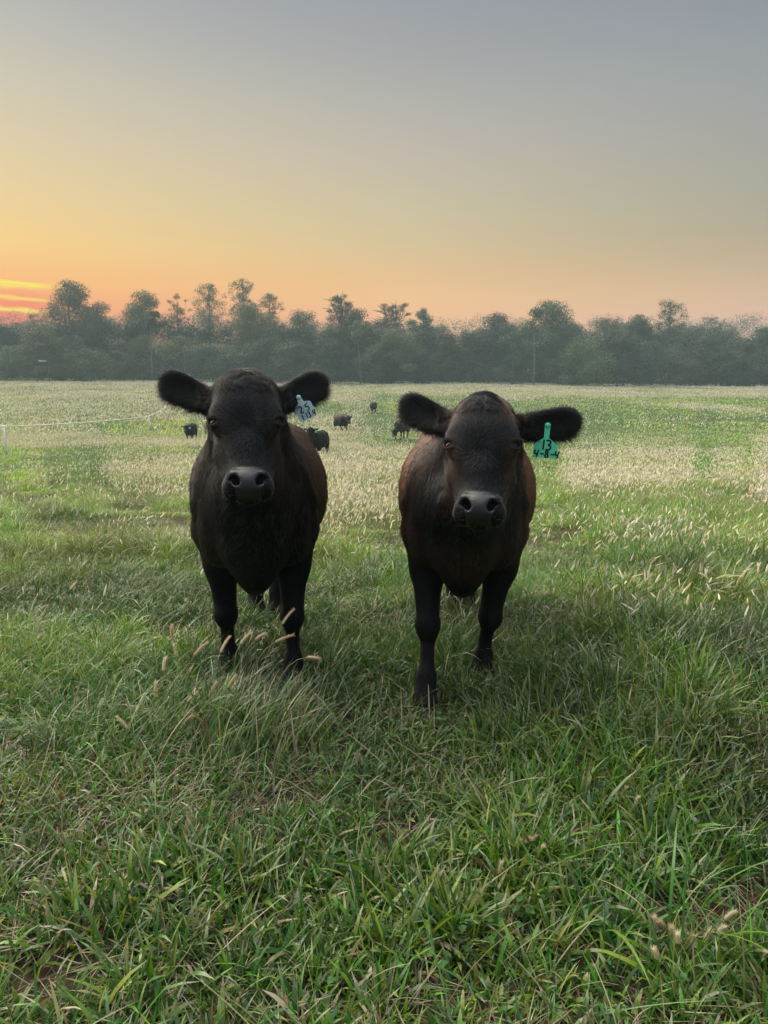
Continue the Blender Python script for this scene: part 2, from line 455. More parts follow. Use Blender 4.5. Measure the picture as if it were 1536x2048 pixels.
def sculpt(pose, fine):
    H = head_frame(pose); Xv, U, N = H; P0 = np.array(pose['poll'], float)
    hp = lambda x, u, n: P0 + x * Xv + u * U + n * N
    B = np.array([Xv, U, N])
    if fine:
        zt = P0[2] - 0.47; yb = P0[1] + 0.20
        xs = np.arange(-.37, .371, .0065)
        ys = np.concatenate([np.arange(P0[1] - .36, yb, .0055), np.arange(yb, 1.30, .013)])
        zs = np.concatenate([np.arange(-.03, zt, .011), np.arange(zt, P0[2] + .16, .0055)])
    else:
        lo = min(0, P0[2] - .55)
        xs = np.arange(-.42, .421, .018); ys = np.arange(min(-.35, P0[1] - .42), 1.32, .02); zs = np.arange(-.03, 1.32, .02)
    S = Field(xs, ys, zs)
    sh = lambda v, w_: v + (pose.get('swing', 0) * w_)
    # trunk
    S.ell((0, .14, .735), (.205, .32, .275), .06)
    S.ell((0, .47, .70), (.305, .43, .285), .08)
    S.ell((0, .52, .61), (.25, .36, .21), .08)
    S.ell((0, .55, .80), (.255, .45, .195), .08)
    S.ell((0, .88, .765), (.225, .25, .235), .08)
    S.cone((0, .04, .915), (0, .95, .93), .085, .085, .08)
    for s_ in (-1, 1):
        S.ell((s_ * .145, .76, .895), (.085, .14, .07), .09)
        S.ell((s_ * .135, .03, .70), (.085, .15, .235), .06)
        S.ell((s_ * .12, -.09, .61), (.085, .10, .12), .06)
        S.ell((s_ * .095, -.10, .80), (.095, .19, .17), .10)
        S.cone((s_ * .10, 1.06, .86), (s_ * .08, 1.10, .80), .055, .05, .06)
    # neck, dewlap, brisket
    nk = P0 + 0.06 * U - .15 * N
    if pose.get('low'):
        S.cone((0, .06, .80), nk + np.array([0, .03, 0]), .20, .12, .08)
    else:
        S.cone((0, .06, .76), nk + np.array([0, .06, -.05]), .205, .125, .08)
        S.cone((0, .04, .86), nk + np.array([0, .04, .02]), .12, .095, .06)
        S.chain([(hp(0, .18, -.22), .070), (tuple((hp(0, .24, -.24) + np.array([0, -.26, .74])) / 2), .095), ((0, -.26, .74), .10), ((0, -.215, .58), .085), ((0, -.165, .47), .05)], .09)
    S.ell((0, -.12, .54), (.075, .12, .12), .06)
    S.ell((0, -.13, .465), (.036, .08, .065), .045)
    if fine:
        for s_ in (-1, 1):
            S.chain([((s_ * .06, -.40, .80), .020), ((s_ * .078, -.285, .66), .023), ((s_ * .035, -.255, .53), .018), ((s_ * .015, -.215, .455), .014)], .025)
            S.chain([((s_ * .15, -.15, .88), .026), ((s_ * .20, -.065, .74), .028), ((s_ * .21, -.03, .60), .024)], .04)
        S.chain([((0, -.30, .66), .012), ((0, -.285, .54), .012), ((.004, -.225, .445), .012)], .03)
    # legs
    for i, s_ in enumerate((-1, 1)):
        fy, fx = pose['fore'][i]; by, bx = pose['hind'][i]
        S.chain([((s_ * .150, .03, .62), .098), ((s_ * .142, .03 + fy * .2, .47), .062), ((s_ * .128 + fx * .5, .01 + fy * .55, .285), .044)], .05)
        S.ell((s_ * .127 + fx * .5, -.004 + fy * .55, .265), (.046, .049, .050), .025)
        S.chain([((s_ * .127 + fx * .5, .005 + fy * .55, .25), .037), ((s_ * .122 + fx * .8, .015 + fy * .85, .17), .0215), ((s_ * .12 + fx, .005 + fy, .095), .035)], .03)
        S.chain([((s_ * .12 + fx, .005 + fy, .09), .034), ((s_ * .12 + fx, -.035 + fy, .035), .043)], .03)
        S.ell((s_ * .12 + fx, -.045 + fy, .012), (.05, .06, .035), .02)
        S.ell((s_ * .135, .90, .62), (.10, .19, .23), .07)
        S.chain([((s_ * .14, .93, .56), .10), ((s_ * .14 + bx * .4, .97 + by * .4, .44), .068), ((s_ * .132 + bx * .6, 1.05 + by * .6, .37), .046)], .05)
        S.chain([((s_ * .132 + bx * .6, 1.05 + by * .6, .37), .046), ((s_ * .126 + bx * .8, 1.03 + by * .85, .22), .032), ((s_ * .122 + bx, 1.0 + by, .10), .037)], .03)
        S.chain([((s_ * .122 + bx, 1.0 + by, .09), .037), ((s_ * .12 + bx, .965 + by, .035), .042)], .03)
        S.ell((s_ * .12 + bx, .955 + by, .012), (.048, .058, .035), .02)
    # tail
    S.chain([((0, 1.10, .93), .035), ((0, 1.19, .82), .022), ((0.01, 1.20, .55), .014), ((.015, 1.19, .36), .022), ((.015, 1.18, .24), .008)], .03)
    # head
    k = .03
    S.ell(hp(0, pose.get('cran', .100), -.105), (.106, .030 + pose.get('cran', .100), .105), k, B)
    S.ell(hp(0, .040, -.085), (pose.get('pollw', .088), .055, .075), k, B)
    S.ell(hp(0, .013, -.085), (pose.get('peak', .055), .030, .05), k, B)
    S.ell(hp(0, .135, -.06), (.098, .12, .05), k, B)
    S.chain([(hp(0, .15, -.080), .068), (hp(0, .25, -.068), .050), (hp(0, .36, -.062), .046)], k)
    for s_ in (-1, 1):
        S.ell(hp(s_ * .084, .158, -.078), (.030, .036, .034), .025, B)
        S.ell(hp(s_ * .080, .126, -.072), (.031, .022, .030), .025, B)
        S.chain([(hp(s_ * .052, .17, -.150), .054), (hp(s_ * .051, .245, -.142), .051), (hp(s_ * .036, .335, -.105), .042)], k)
        S.ell(hp(s_ * .058, .19, -.19), (.034, .075, .06), k, B)
        S.ell(hp(s_ * .046, .392, -.072), (.031, .038, .040), .02, B)
    S.cone(hp(0, .20, -.20), hp(0, .37, -.125), .06, .04, k)
    S.ell(hp(0, .382, -.064), (.069, .048, .055), .025, B)
    S.ell(hp(0, .386, -.036), (.053, .044, .034), .015, B)
    for s_ in (-1, 1):
        S.ell(hp(s_ * .045, .371, -.033), (.0195, .027, .023), .014, B)
    S.ell(hp(0, .398, -.122), (.040, .028, .030), .010, B)
    # ears
    for s_ in (-1, 1):
        E, W, M = ear_frame(pose, H, s_)
        b = hp(s_ * .088, .075, -.115)
        BE = np.array([E, W, M])
        S.cone(b - E * .01, b + E * .07, .036, .026, .03)
        S.ell(b + E * .126 + W * .006, (.092, .042, .017), .02, BE)
        S.ell(b + E * .168 + W * .006, (.058, .037, .015), .015, BE)
        if fine: S.ecut(b + E * .133 + W * .006 + M * .020, (.075, .036, .014), .012, BE)
    # nostrils, eye sockets, mouth
    if fine:
        for s_ in (-1, 1):
            c, q = math.cos(s_ * .5), math.sin(s_ * .5)
            Bn = np.array([c * Xv + q * U, -q * Xv + c * U, N])
            S.ecut(hp(s_ * .036, .388, -.014), (.0105, .0165, .040), .005, Bn)
            S.ecut(hp(s_ * .045, .375, -.016), (.013, .0065, .028), .006, Bn)
            ec = hp(*eye_pos(s_)); ef = eye_frame(H, s_)
            S.ecut(ec + ef[2] * .014, (.0235, .0145, .022), .004, ef)
            for sg, rr in ((-1, .0052), (1, .0036)):       # lids
                pts = [(ec + ef[0] * (.0225 * math.cos(t)) + ef[1] * sg * (.0138 * math.sin(t)) + ef[2] * (.009 + .011 * math.sin(t)), rr) for t in np.linspace(.15, math.pi - .15, 6)]
                S.chain(pts, .008)
        for s_ in (-1, 1): S.ccut(hp(s_ * .055, .415, -.098), hp(0, .432, -.094), .005, .006)
    P, Q = S.mesh()
    return P, Q, H, P0

def eye_pos(s_): return (s_ * .0935, .168, -.062)
def eye_frame(H, s_):
    """long axis (outer corner higher), up axis, outward axis"""
    Xv, U, N = H
    O = s_ * Xv * .62 + N * .78 - U * .04; O /= np.linalg.norm(O)
    A = s_ * Xv * .60 - N * .80 - U * .30; A = A - O * (A @ O); A /= np.linalg.norm(A)
    Up = -U - O * (-U @ O) - A * (-U @ A); Up /= np.linalg.norm(Up)
    return np.array([A, -Up, O])

def vert_normals(P, Q):
    fn = np.cross(P[Q[:, 2]] - P[Q[:, 0]], P[Q[:, 3]] - P[Q[:, 1]])
    n = np.zeros_like(P)
    for a in range(4):
        for d in range(3): n[:, d] += np.bincount(Q[:, a], fn[:, d], len(P))
    return n / (np.linalg.norm(n, axis=1)[:, None] + 1e-12), fn

def coat(p, n, H, P0, pose):
    """albedo of the coat at local points; also how bare/wet (nose)"""
    Xv, U, N = H
    q = p - P0; hx, hu, hn = q @ Xv, q @ U, q @ N
    black = np.array([.0032, .0032, .0040]); br = np.array(pose.get('brown', (.060, .026, .014)))
    nz_ = fbm(p[:, 1] + p[:, 0] * .3, p[:, 2], .18, 4, 3)
    b = smooth(-.22, .55, p[:, 1] + .5 * (nz_ - .5)) * smooth(.42, .62, p[:, 2] + .25 * (nz_ - .5)) * pose.get('flank', 1.0)
    b = np.maximum(b, .45 * smooth(-.34, -.1, p[:, 1]) * smooth(.72, .95, p[:, 2]) * pose.get('flank', 1.0))
    b = np.maximum(b, pose.get('chest', 0) * smooth(.12, .03, np.abs(p[:, 2] - .55)) * smooth(-.1, -.2, p[:, 1]) * smooth(.15, .05, np.abs(np.abs(p[:, 0]) - .06)))
    head = (hu > -.06) & (hu < .5) & (np.abs(hx) < .13) & (hn > -.3)
    ck = .30 * smooth(.05, .10, np.abs(hx)) * smooth(.12, .2, hu) * smooth(.36, .28, hu)
    ck = np.maximum(ck, pose.get('forebrown', .12) * smooth(.035, .08, np.abs(hx)) * smooth(.12, .07, hu))
    b = np.where(head, ck, b)
    c = black[None] * (1 - b[:, None]) + br[None] * b[:, None]
    c = c * (0.75 + 0.5 * fbm(p[:, 0] * 3 + p[:, 1], p[:, 2], .05, 7, 2))[:, None]
    # bare, moist nose pad
    wet = smooth(.058, .043, np.abs(hx) * (1 + .30 * smooth(.385, .425, hu)) + .010 * (fbm(p[:, 0], p[:, 2], .012, 2, 2) - .5)) * smooth(.338, .350, hu + 0.18 * np.abs(hx)) * smooth(-.092, -.080, hn)
    c = c * (1 - wet[:, None]) + np.array([.015, .015, .016]) * wet[:, None]
    lid = np.zeros(len(p))
    for s_ in (-1, 1):
        ef = eye_frame(H, s_); ec = P0 + np.array(eye_pos(s_)) @ np.array([Xv, U, N])
        d = p - ec; rr = np.sqrt((d @ ef[0] / .030) ** 2 + (d @ ef[1] / .020) ** 2)
        lid = np.maximum(lid, smooth(1.15, .8, rr) * smooth(-.01, .004, d @ ef[2]))
        fr = smooth(.030, .012, np.linalg.norm(d - (-ef[0] * .026 + ef[1] * .014), axis=1))      # paler skin at the inner corner
        c = c + fr[:, None] * np.array([.012, .011, .010])
    c = c + (smooth(.4, .8, lid) * smooth(-.004, -.010, (p - P0) @ U * 0 - .007))[:, None] * np.array([.010, .009, .009])
    hoof = smooth(.055, .04, p[:, 2])
    c = c * (1 - hoof[:, None]) + np.array([.012, .011, .010]) * hoof[:, None]
    return c, wet, lid

def skin_mat():
    m, t, out = mat_new("calf coat")
    a = t.add('ShaderNodeAttribute'); a.attribute_name = 'col'
    wv = t.add('ShaderNodeAttribute'); wv.attribute_name = 'wet'
    tcn = t.add('ShaderNodeTexCoord')
    v = t.add('ShaderNodeTexVoronoi'); v.inputs['Scale'].default_value = 260; t.l.new(tcn.outputs['Object'], v.inputs['Vector'])
    n = t.add('ShaderNodeTexNoise'); n.inputs['Scale'].default_value = 45; n.inputs['Detail'].default_value = 6
    t.l.new(tcn.outputs['Object'], n.inputs['Vector'])
    p = principled(t, Base_Color=a.outputs['Color'], Roughness=t.mix(wv.outputs['Fac'], (.62, .62, .62, 1), (.26, .26, .26, 1)))
    t.sock(p.inputs['Specular IOR Level'], t.maprange(wv.outputs['Fac'], 0.2, 0.8, .10, .42))
    b1 = t.add('ShaderNodeBump'); b1.inputs["Distance"].default_value = .002; b1.inputs["Strength"].default_value = .3
    t.l.new(n.outputs[0], b1.inputs['Height'])
    b2 = t.add('ShaderNodeBump'); b2.inputs['Distance'].default_value = .0015; t.l.new(t.math('MULTIPLY', wv.outputs['Fac'], .6), b2.inputs['Strength'])
    t.l.new(v.outputs['Distance'], b2.inputs['Height']); t.l.new(b1.outputs[0], b2.inputs['Normal'])
    t.l.new(b2.outputs[0], p.inputs['Normal'])
    t.l.new(p.outputs[0], out.inputs[0])
    return m
def fur_mat():
    m, t, out = mat_new("calf hair")
    a = t.add('ShaderNodeAttribute'); a.attribute_name = 'hcol'
    p = principled(t, Base_Color=a.outputs['Color'], Roughness=.42)
    p.inputs['Specular IOR Level'].default_value = .48
    t.l.new(p.outputs[0], out.inputs[0])
    return m
M_SKIN, M_FUR = skin_mat(), fur_mat()
M_EYE = simple_mat("dark wet eye", (.004, .0035, .003), .12, .25, 0.1)
M_TAGS = dict(green=simple_mat("green plastic tag", (.10, .64, .38), .42, .4, .08, 60), white=simple_mat("pale blue plastic tag", (.40, .56, .60), .42, .4, .10, 60))
M_INK = simple_mat("black marker ink", (.008, .010, .012), .5, .3, .05)
M_LASH = simple_mat("black lash hair", (.006, .006, .006), .5, .4, .05)

def hair_curves(name, roots, dirs, nrm, length, lift0, lift1, rad, colr, parent, npt=4, droop=None, jit=.25):
    n = len(roots)
    d = dirs + rng.normal(0, jit, (n, 3)); d -= nrm * (d * nrm).sum(1)[:, None]; d /= np.linalg.norm(d, axis=1)[:, None] + 1e-9
    p = roots - nrm * .001; out = [p]
    lift = np.linspace(0, 1, npt - 1)
    for i in range(npt - 1):
        a = lift0 + (lift1 - lift0) * lift[i]
        st = d * np.cos(a)[:, None] + nrm * np.sin(a)[:, None]
        if droop is not None: st = st + np.array([0, 0, -1.0]) * droop[:, None] * (i / (npt - 1))
        p = p + st * (length / (npt - 1))[:, None]
        out.append(p)
    P = np.stack(out, 1).astype(np.float32)
    cu = bpy.data.hair_curves.new(name); cu.add_curves([npt] * n)
    cu.position_data.foreach_set('vector', P.ravel())
    ra = cu.attributes.get('radius') or cu.attributes.new('radius', 'FLOAT', 'POINT')
    taper = np.linspace(1, .15, npt)
    ra.data.foreach_set('value', (rad[:, None] * taper[None]).astype(np.float32).ravel())
    ca = cu.attributes.new('hcol', 'FLOAT_COLOR', 'CURVE')
    ca.data.foreach_set('color', np.concatenate([colr, np.ones((n, 1))], 1).astype(np.float32).ravel())
    cu.materials.append(M_FUR)
    o = bpy.data.objects.new(name, cu); col.objects.link(o); o.parent = parent
    return o

def sample_surface(P, Q, N_, n, wgt):
    T = np.concatenate([Q[:, [0, 1, 2]], Q[:, [0, 2, 3]]])
    ar = np.linalg.norm(np.cross(P[T[:, 1]] - P[T[:, 0]], P[T[:, 2]] - P[T[:, 0]]), axis=1)
    ar = ar * wgt[T].mean(1)
    ar = np.maximum(ar, 0)
    i = rng.choice(len(T), n, p=ar / ar.sum())
    u, v = rng.random(n), rng.random(n); m = u + v > 1; u[m], v[m] = 1 - u[m], 1 - v[m]
    b = np.stack([1 - u - v, u, v], 1)
    p = (P[T[i]] * b[:, :, None]).sum(1); nn = (N_[T[i]] * b[:, :, None]).sum(1)
    return p, nn / (np.linalg.norm(nn, axis=1)[:, None] + 1e-9)

def fur(P, Q, N_, H, P0, pose, root, nbody=150000, nhead=90000):
    Xv, U, Nf = H
    q = P - P0; hx, hu, hn = q @ Xv, q @ U, q @ Nf
    ear_w = np.zeros(len(P)); 
    ears = []
    for s_ in (-1, 1):
        E, W, M = ear_frame(pose, H, s_); b = P0 + np.array([s_ * .088, .075, -.115]) @ np.array([Xv, U, Nf])
        d = P - b; e_ = d @ E
        m = (e_ > .03) & (np.abs(d @ W) < .075) & (np.abs(d @ M) < .04) & (np.abs(hx) > .098)
        ear_w[m] = 1; ears.append((s_, E, W, M, b))
    headm = ((hu > -.08) & (hu < .5) & (np.abs(hx) < .16) & (hn > -.26) & (ear_w == 0)).astype(float)
    c, wet, lid = coat(P, N_, H, P0, pose)
    bare = (1 - wet) * (1 - .9 * smooth(.55, .85, lid))
    down = np.array([0, 0, -1.0]); back = np.array([0, 1.0, 0])
    def cl(p, k=1.0):
        cc, _, _ = coat(p, None, H, P0, pose)
        return cc * k * rng.uniform(.75, 1.3, (len(p), 1))
    # trunk
    p, n = sample_surface(P, Q, N_, nbody, (1 - headm) * (ear_w == 0) * (P[:, 2] > .05))
    wob = (fbm(p[:, 1] * 1.0 + p[:, 0], p[:, 2], .07, 3, 2) - .5)
    fl = back[None] * (.55 + wob[:, None]) + down[None] * (.75 - wob[:, None])
    fl = np.where((p[:, 1] < -.12)[:, None], down[None] + .25 * np.sign(p[:, :1]) * np.array([[1., 0, 0]]) + back[None] * .1, fl)
    L = rng.uniform(.007, .013, len(p)) * (1 + .4 * smooth(-.1, -.25, p[:, 1])) * (.65 + .35 * smooth(.3, .6, p[:, 2]))
    hair_curves("coat_hair", p, fl, n, L, rng.uniform(.15, .35, len(p)), rng.uniform(.0, .12, len(p)), np.full(len(p), .00042), cl(p), root, 4, jit=.15)
    # head: whorl between the eyes, hair lies down the nose and up the forehead
    p, n = sample_surface(P, Q, N_, nhead, headm * bare * smooth(.43, .40, hu))
    qq = p - P0; x, u = qq @ Xv, qq @ U
    rad = np.stack([x, u - .20], 1); rl = np.linalg.norm(rad, axis=1)[:, None] + 1e-4; rad /= rl
    sw = .5 * np.exp(-(rl / .06) ** 2)
    fx = rad[:, :1] - sw * rad[:, 1:]; fu = rad[:, 1:] + sw * rad[:, :1]
    fl = fx * Xv[None] + fu * U[None]
    L = rng.uniform(.006, .0105, len(p)) * (1 + .6 * smooth(.09, .0, u)) * (1 - .35 * smooth(.28, .36, u))
    cc = cl(p)
    hair_curves("face_hair", p, fl, n, L, rng.uniform(.22, .42, len(p)), rng.uniform(0., .15, len(p)), np.full(len(p), .00042), cc, root, 4, jit=.2)
    # tuft on the poll
    m = headm * smooth(.075, .03, hu) * smooth(.10, .05, np.abs(hx))
    p, n = sample_surface(P, Q, N_, 7000, m)
    x = (p - P0) @ Xv
    cur = (fbm(p[:, 0] * 1.0, p[:, 1] + p[:, 2], .022, 8, 2) - .5) * 4
    fl = (np.sign(x) * .25 + cur)[:, None] * Xv[None] + (.6 + .4 * rng.random(len(p)))[:, None] * U[None] + .4 * Nf[None]
    L = rng.uniform(.016, .040, len(p)) * pose.get('tuft', 1)
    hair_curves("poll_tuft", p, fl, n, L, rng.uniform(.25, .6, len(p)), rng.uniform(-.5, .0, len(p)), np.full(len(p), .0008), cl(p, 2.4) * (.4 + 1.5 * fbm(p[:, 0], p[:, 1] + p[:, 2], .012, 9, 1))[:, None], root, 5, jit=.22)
    # ears
    for s_, E, W, M, b in ears:
        d = P - b; e_, w_, m_ = d @ E, d @ W, d @ M
        sel = ear_w * (np.sign(hx) == s_)
        p, n = sample_surface(P, Q, N_, 16000, sel)
        d = p - b; e_, w_ = d @ E, d @ W
        rim = np.sqrt(((e_ - .12) / .10) ** 2 + ((w_ - .006) / .048) ** 2)
        out_ = E[None] * ((e_ - .10) / .10 * .8 + .35)[:, None] + W[None] * ((w_ - .004) / .05)[:, None]
        front = (n @ M) > 0
        L = rng.uniform(.010, .018, len(p)) + .016 * smooth(.6, 1.0, rim) * rng.random(len(p)) + .010 * front * rng.random(len(p))
        lk = smooth(.35, .75, fbm(e_, w_, .010, 3, 1))
        L = L + (.008 + .034 * lk) * smooth(.45, .95, w_ / .045) * (.4 + .6 * rng.random(len(p))) + .012 * smooth(.15, .2, e_) * rng.random(len(p))
        hair_curves("ear_hair", p, out_, n, L, rng.uniform(.3, .7, len(p)), rng.uniform(.0, .25, len(p)), np.full(len(p), .0007),
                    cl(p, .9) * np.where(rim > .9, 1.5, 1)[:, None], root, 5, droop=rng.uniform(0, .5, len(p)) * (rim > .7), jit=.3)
    # longer locks, coloured lighter to paint in hair highlights: face, neck and shoulders, back
    def locks(name, n, wgt, flow, lo, hi, rad, base):
        p, nn = sample_surface(P, Q, N_, n, wgt)
        m = rng.random(n) < smooth(.35, .65, fbm(p[:, 0] + p[:, 1] * .7, p[:, 2], .035, 12, 2)) + .1
        p, nn = p[m], nn[m]
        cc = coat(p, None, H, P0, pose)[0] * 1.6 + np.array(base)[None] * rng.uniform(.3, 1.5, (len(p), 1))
        hair_curves(name, p, flow(p), nn, rng.uniform(lo, hi, len(p)), rng.uniform(.08, .25, len(p)), rng.uniform(.0, .1, len(p)), np.full(len(p), rad), cc, root, 5, jit=.16)
    def face_flow(p):
        qq = p - P0; x, u = qq @ Xv, qq @ U
        rad = np.stack([x, u - .20], 1); rl = np.linalg.norm(rad, axis=1)[:, None] + 1e-4; rad /= rl
        sw = .6 * np.exp(-(rl / .06) ** 2)
        return (rad[:, :1] - sw * rad[:, 1:]) * Xv[None] + (rad[:, 1:] + sw * rad[:, :1]) * U[None]
    locks("face_locks", 9000, headm * bare * smooth(.40, .36, hu), face_flow, .011, .021, .0008, (.030, .033, .036))
    def body_flow(p):
        wob = (fbm(p[:, 1] + p[:, 0], p[:, 2], .12, 3, 2) - .5) * 1.6
        f = back[None] * (.55 + wob[:, None]) + down[None] * (.8 - wob[:, None])
        return np.where((p[:, 1] < -.10)[:, None], down[None] + .35 * np.sign(p[:, :1]) * np.array([[1., 0, 0]]) + wob[:, None] * np.array([[1., 0, 0]]), f)
    locks("coat_locks", 16000, (1 - headm) * (ear_w == 0) * smooth(.45, .7, P[:, 2]), body_flow, .018, .042, .0011, (.026, .024, .022))
    # pale guard hairs and whiskers round the muzzle
    m = headm * bare * smooth(.30, .345, hu) * smooth(.02, .05, np.abs(hx) + np.maximum(0, -.06 - hn))
    p, n = sample_surface(P, Q, N_, 420, m)
    fl = U[None] * .6 + np.sign((p - P0) @ Xv)[:, None] * Xv[None] * .7
    hair_curves("muzzle_hair", p, fl, n, rng.uniform(.006, .016, len(p)), rng.uniform(.3, .9, len(p)), rng.uniform(.1, .5, len(p)), np.full(len(p), .0004),
                np.array([.17, .15, .12])[None] * rng.uniform(.2, 1.3, (len(p), 1)), root, 4, jit=.5)

# --- ear tags: plate, neck, button and the hand-written figures
GLY = {'1': [[(.5, 0), (.55, 1)]],
       '2': [[(.08, .78), (.3, 1), (.65, .97), (.78, .75), (.6, .45), (.12, .03), (.25, .1), (.6, .0), (.92, .08)]],
       '3': [[(.15, .9), (.5, 1), (.85, .85), (.75, .62), (.42, .52), (.8, .42), (.88, .18), (.55, 0), (.1, .05)]],
       '4': [[(.3, 1), (.08, .42), (.85, .5)], [(.88, 1), (.55, 0)]],
       '5': [[(.8, 1), (.3, .88), (.2, .55), (.6, .58), (.85, .35), (.65, .05), (.2, 0)]],
       '8': [[(.75, .85), (.45, 1), (.2, .8), (.35, .58), (.7, .42), (.85, .18), (.5, 0), (.15, .15), (.3, .45), (.7, .62), (.75, .85)]],
       '-': [[(.15, .5), (.8, .48)]], '.': [[(.35, .3), (.5, .22)]], '·': [[(.35, .5), (.5, .46)]]}
def stroke(mb, pts, wd, O, B, z):
    pts = np.array(pts, float)
    # soften corners
    for _ in range(2):
        q = [pts[0]]
        for a, b in zip(pts[:-1], pts[1:]): q += [a * .75 + b * .25, a * .25 + b * .75]
        q.append(pts[-1]); pts = np.array(q)
    t = np.gradient(pts, axis=0); t /= np.linalg.norm(t, axis=1)[:, None] + 1e-9
    nn = np.stack([-t[:, 1], t[:, 0]], 1) * wd / 2
    a, b = pts + nn, pts - nn
    to3 = lambda p, h: O + p[:, :1] * B[0] + p[:, 1:] * B[1] + h * B[2]
    V = np.concatenate([to3(a, z), to3(b, z), to3(a, z - .0006), to3(b, z - .0006)]); n = len(pts); i = np.arange(n - 1)
    Qd = np.concatenate([np.stack([i + n, i + n + 1, i + 1, i], 1), np.stack([i, i + 1, i + 1 + 2 * n, i + 2 * n], 1), np.stack([i + 3 * n, i + 3 * n + 1, i + n + 1, i + n], 1)])
    mb.add(V, Qd)

def ear_tag(root, anchor, B, kind, lines, s=1.0):
    """B: right, up, towards the viewer; anchor = where the neck is pinned to the ear"""
    B = np.array(B)
    mb = MB()
    if kind == 'green':
        plate = [(-.0405, -.1085), (.0405, -.1085), (.0415, -.1055), (.0385, -.064), (.010, -.043), (-.010, -.043), (-.0385, -.064), (-.0415, -.1055)]
        neck = [(-.0085, -.043), (.0085, -.043), (.0095, .006), (-.0095, .006)]
    else:
        plate = [(-.024, -.083), (.024, -.083), (.030, -.077), (.030, -.034), (.027, -.030), (.010, -.024), (-.010, -.024), (-.027, -.030), (-.030, -.034), (-.030, -.077)]
        neck = [(-.010, -.024), (.010, -.024), (.0065, -.006), (-.0065, -.006)]; plate = [(x, y + .006) for x, y in plate]; neck = [(x, y + .006) for x, y in neck]; lines = [(a, b, c + .006, *d) for a, b, c, *d in (lines or [])]
    sc_ = lambda L: [(x * s, y * s) for x, y in L]
    mb.prism(sc_(plate), .0018, B, np.asarray(anchor, float))
    mb.prism(sc_(neck), .0026, B, np.asarray(anchor, float))
    o = mb.build("ear_tag", M_TAGS[kind], root, False)
    bt = MB(); bt.tube([anchor - B[2] * .004, anchor + B[2] * .003, anchor + B[2] * .005], [.0085, .0085, .004], 12)
    bt.build("tag_button", M_TAGS[kind], o)
    if lines:
        ink = MB()
        for txt, x0, y0, h, wd, adv, lw, slope in lines:
            x = x0
            for i, ch in enumerate(txt):
                a_ = adv * (.72 if ch == '1' else .5 if ch in '·.' else .75 if ch == '-' else 1)
                for st in GLY[ch]:
                    stroke(ink, [((x + px * wd) * s, (y0 + (x - x0) * slope + py * h) * s) for px, py in st], lw * s, np.asarray(anchor, float), B, .0019)
                x += a_
        ink.build("tag_lettering", M_INK, o)
    return o

def finish_calf(name, pose, loc, rz, label, fine, tagspec=None, group=None):
    root = empty(name, loc, rz)
    tag(root, label, "calf", group)
    key = pose['key']
    if key in _cache: P, Q, H, P0 = _cache[key]
    else: P, Q, H, P0 = _cache[key] = sculpt(pose, fine)
    N_, _ = vert_normals(P, Q)
    c, wet, lid = coat(P, N_, H, P0, pose)
    mesh_np("body", P, Q, c, True, M_SKIN, root, {'wet': wet})
    Xv, U, Nf = H
    for s_ in (-1, 1):
        ec = P0 + np.array(eye_pos(s_)) @ np.array([Xv, U, Nf]); ef = eye_frame(H, s_)
        nu, nv = (20, 12) if fine else (8, 6)
        th = np.linspace(0, 2 * math.pi, nu, endpoint=False); ph = np.linspace(0, math.pi, nv)
        V = np.array([[math.sin(b) * math.cos(a), math.sin(b) * math.sin(a), math.cos(b)] for b in ph for a in th]) * .0215
        i = np.arange(nv - 1)[:, None] * nu; j = np.arange(nu)[None]
        Qe = np.stack([i + j, i + (j + 1) % nu, i + nu + (j + 1) % nu, i + nu + j], -1).reshape(-1, 4)
        mesh_np("eye", V @ ef * np.array(1.0) + ec - ef[2] * .0015, Qe, None, True, M_EYE, root)
        if fine:
            mb = MB()
            for t in np.linspace(.35, 2.6, 22):
                b0 = ec + ef[0] * (.021 * math.cos(t)) - ef[1] * (.0145 * math.sin(t)) + ef[2] * .021
                dr = ef[2] * .7 + ef[0] * (.55 * math.cos(t) + .25) - ef[1] * .15; dr = dr / np.linalg.norm(dr)
                l = random.uniform(.014, .024)
                mb.tube([b0, b0 + dr * l * .5, b0 + dr * l + ef[1] * .004], [.0007, .0005, .0002], 4)
            mb.build("eyelash", M_LASH, root)
    if tagspec:
        kind, s_, e_, w_, rot, lines, sz = tagspec
        E, W, M = ear_frame(pose, H, s_)
        b = P0 + np.array([s_ * .088, .075, -.115]) @ np.array([Xv, U, Nf])
        an = b + E * e_ + W * w_ + M * (.020 if fine else .02)
        f = np.array([0, -1.0, .10]); f /= np.linalg.norm(f)
        rt = np.array([1.0, 0, 0]); up = np.cross(rt, f) * -1
        if up[2] < 0: up = -up
        r = R(rot); B = np.array([math.cos(r) * rt + math.sin(r) * up, -math.sin(r) * rt + math.cos(r) * up, f])
        ear_tag(root, an, B, kind, lines, sz)
    if fine and DO['fur']: fur(P, Q, N_, H, P0, pose, root)
    return root
_cache = {}

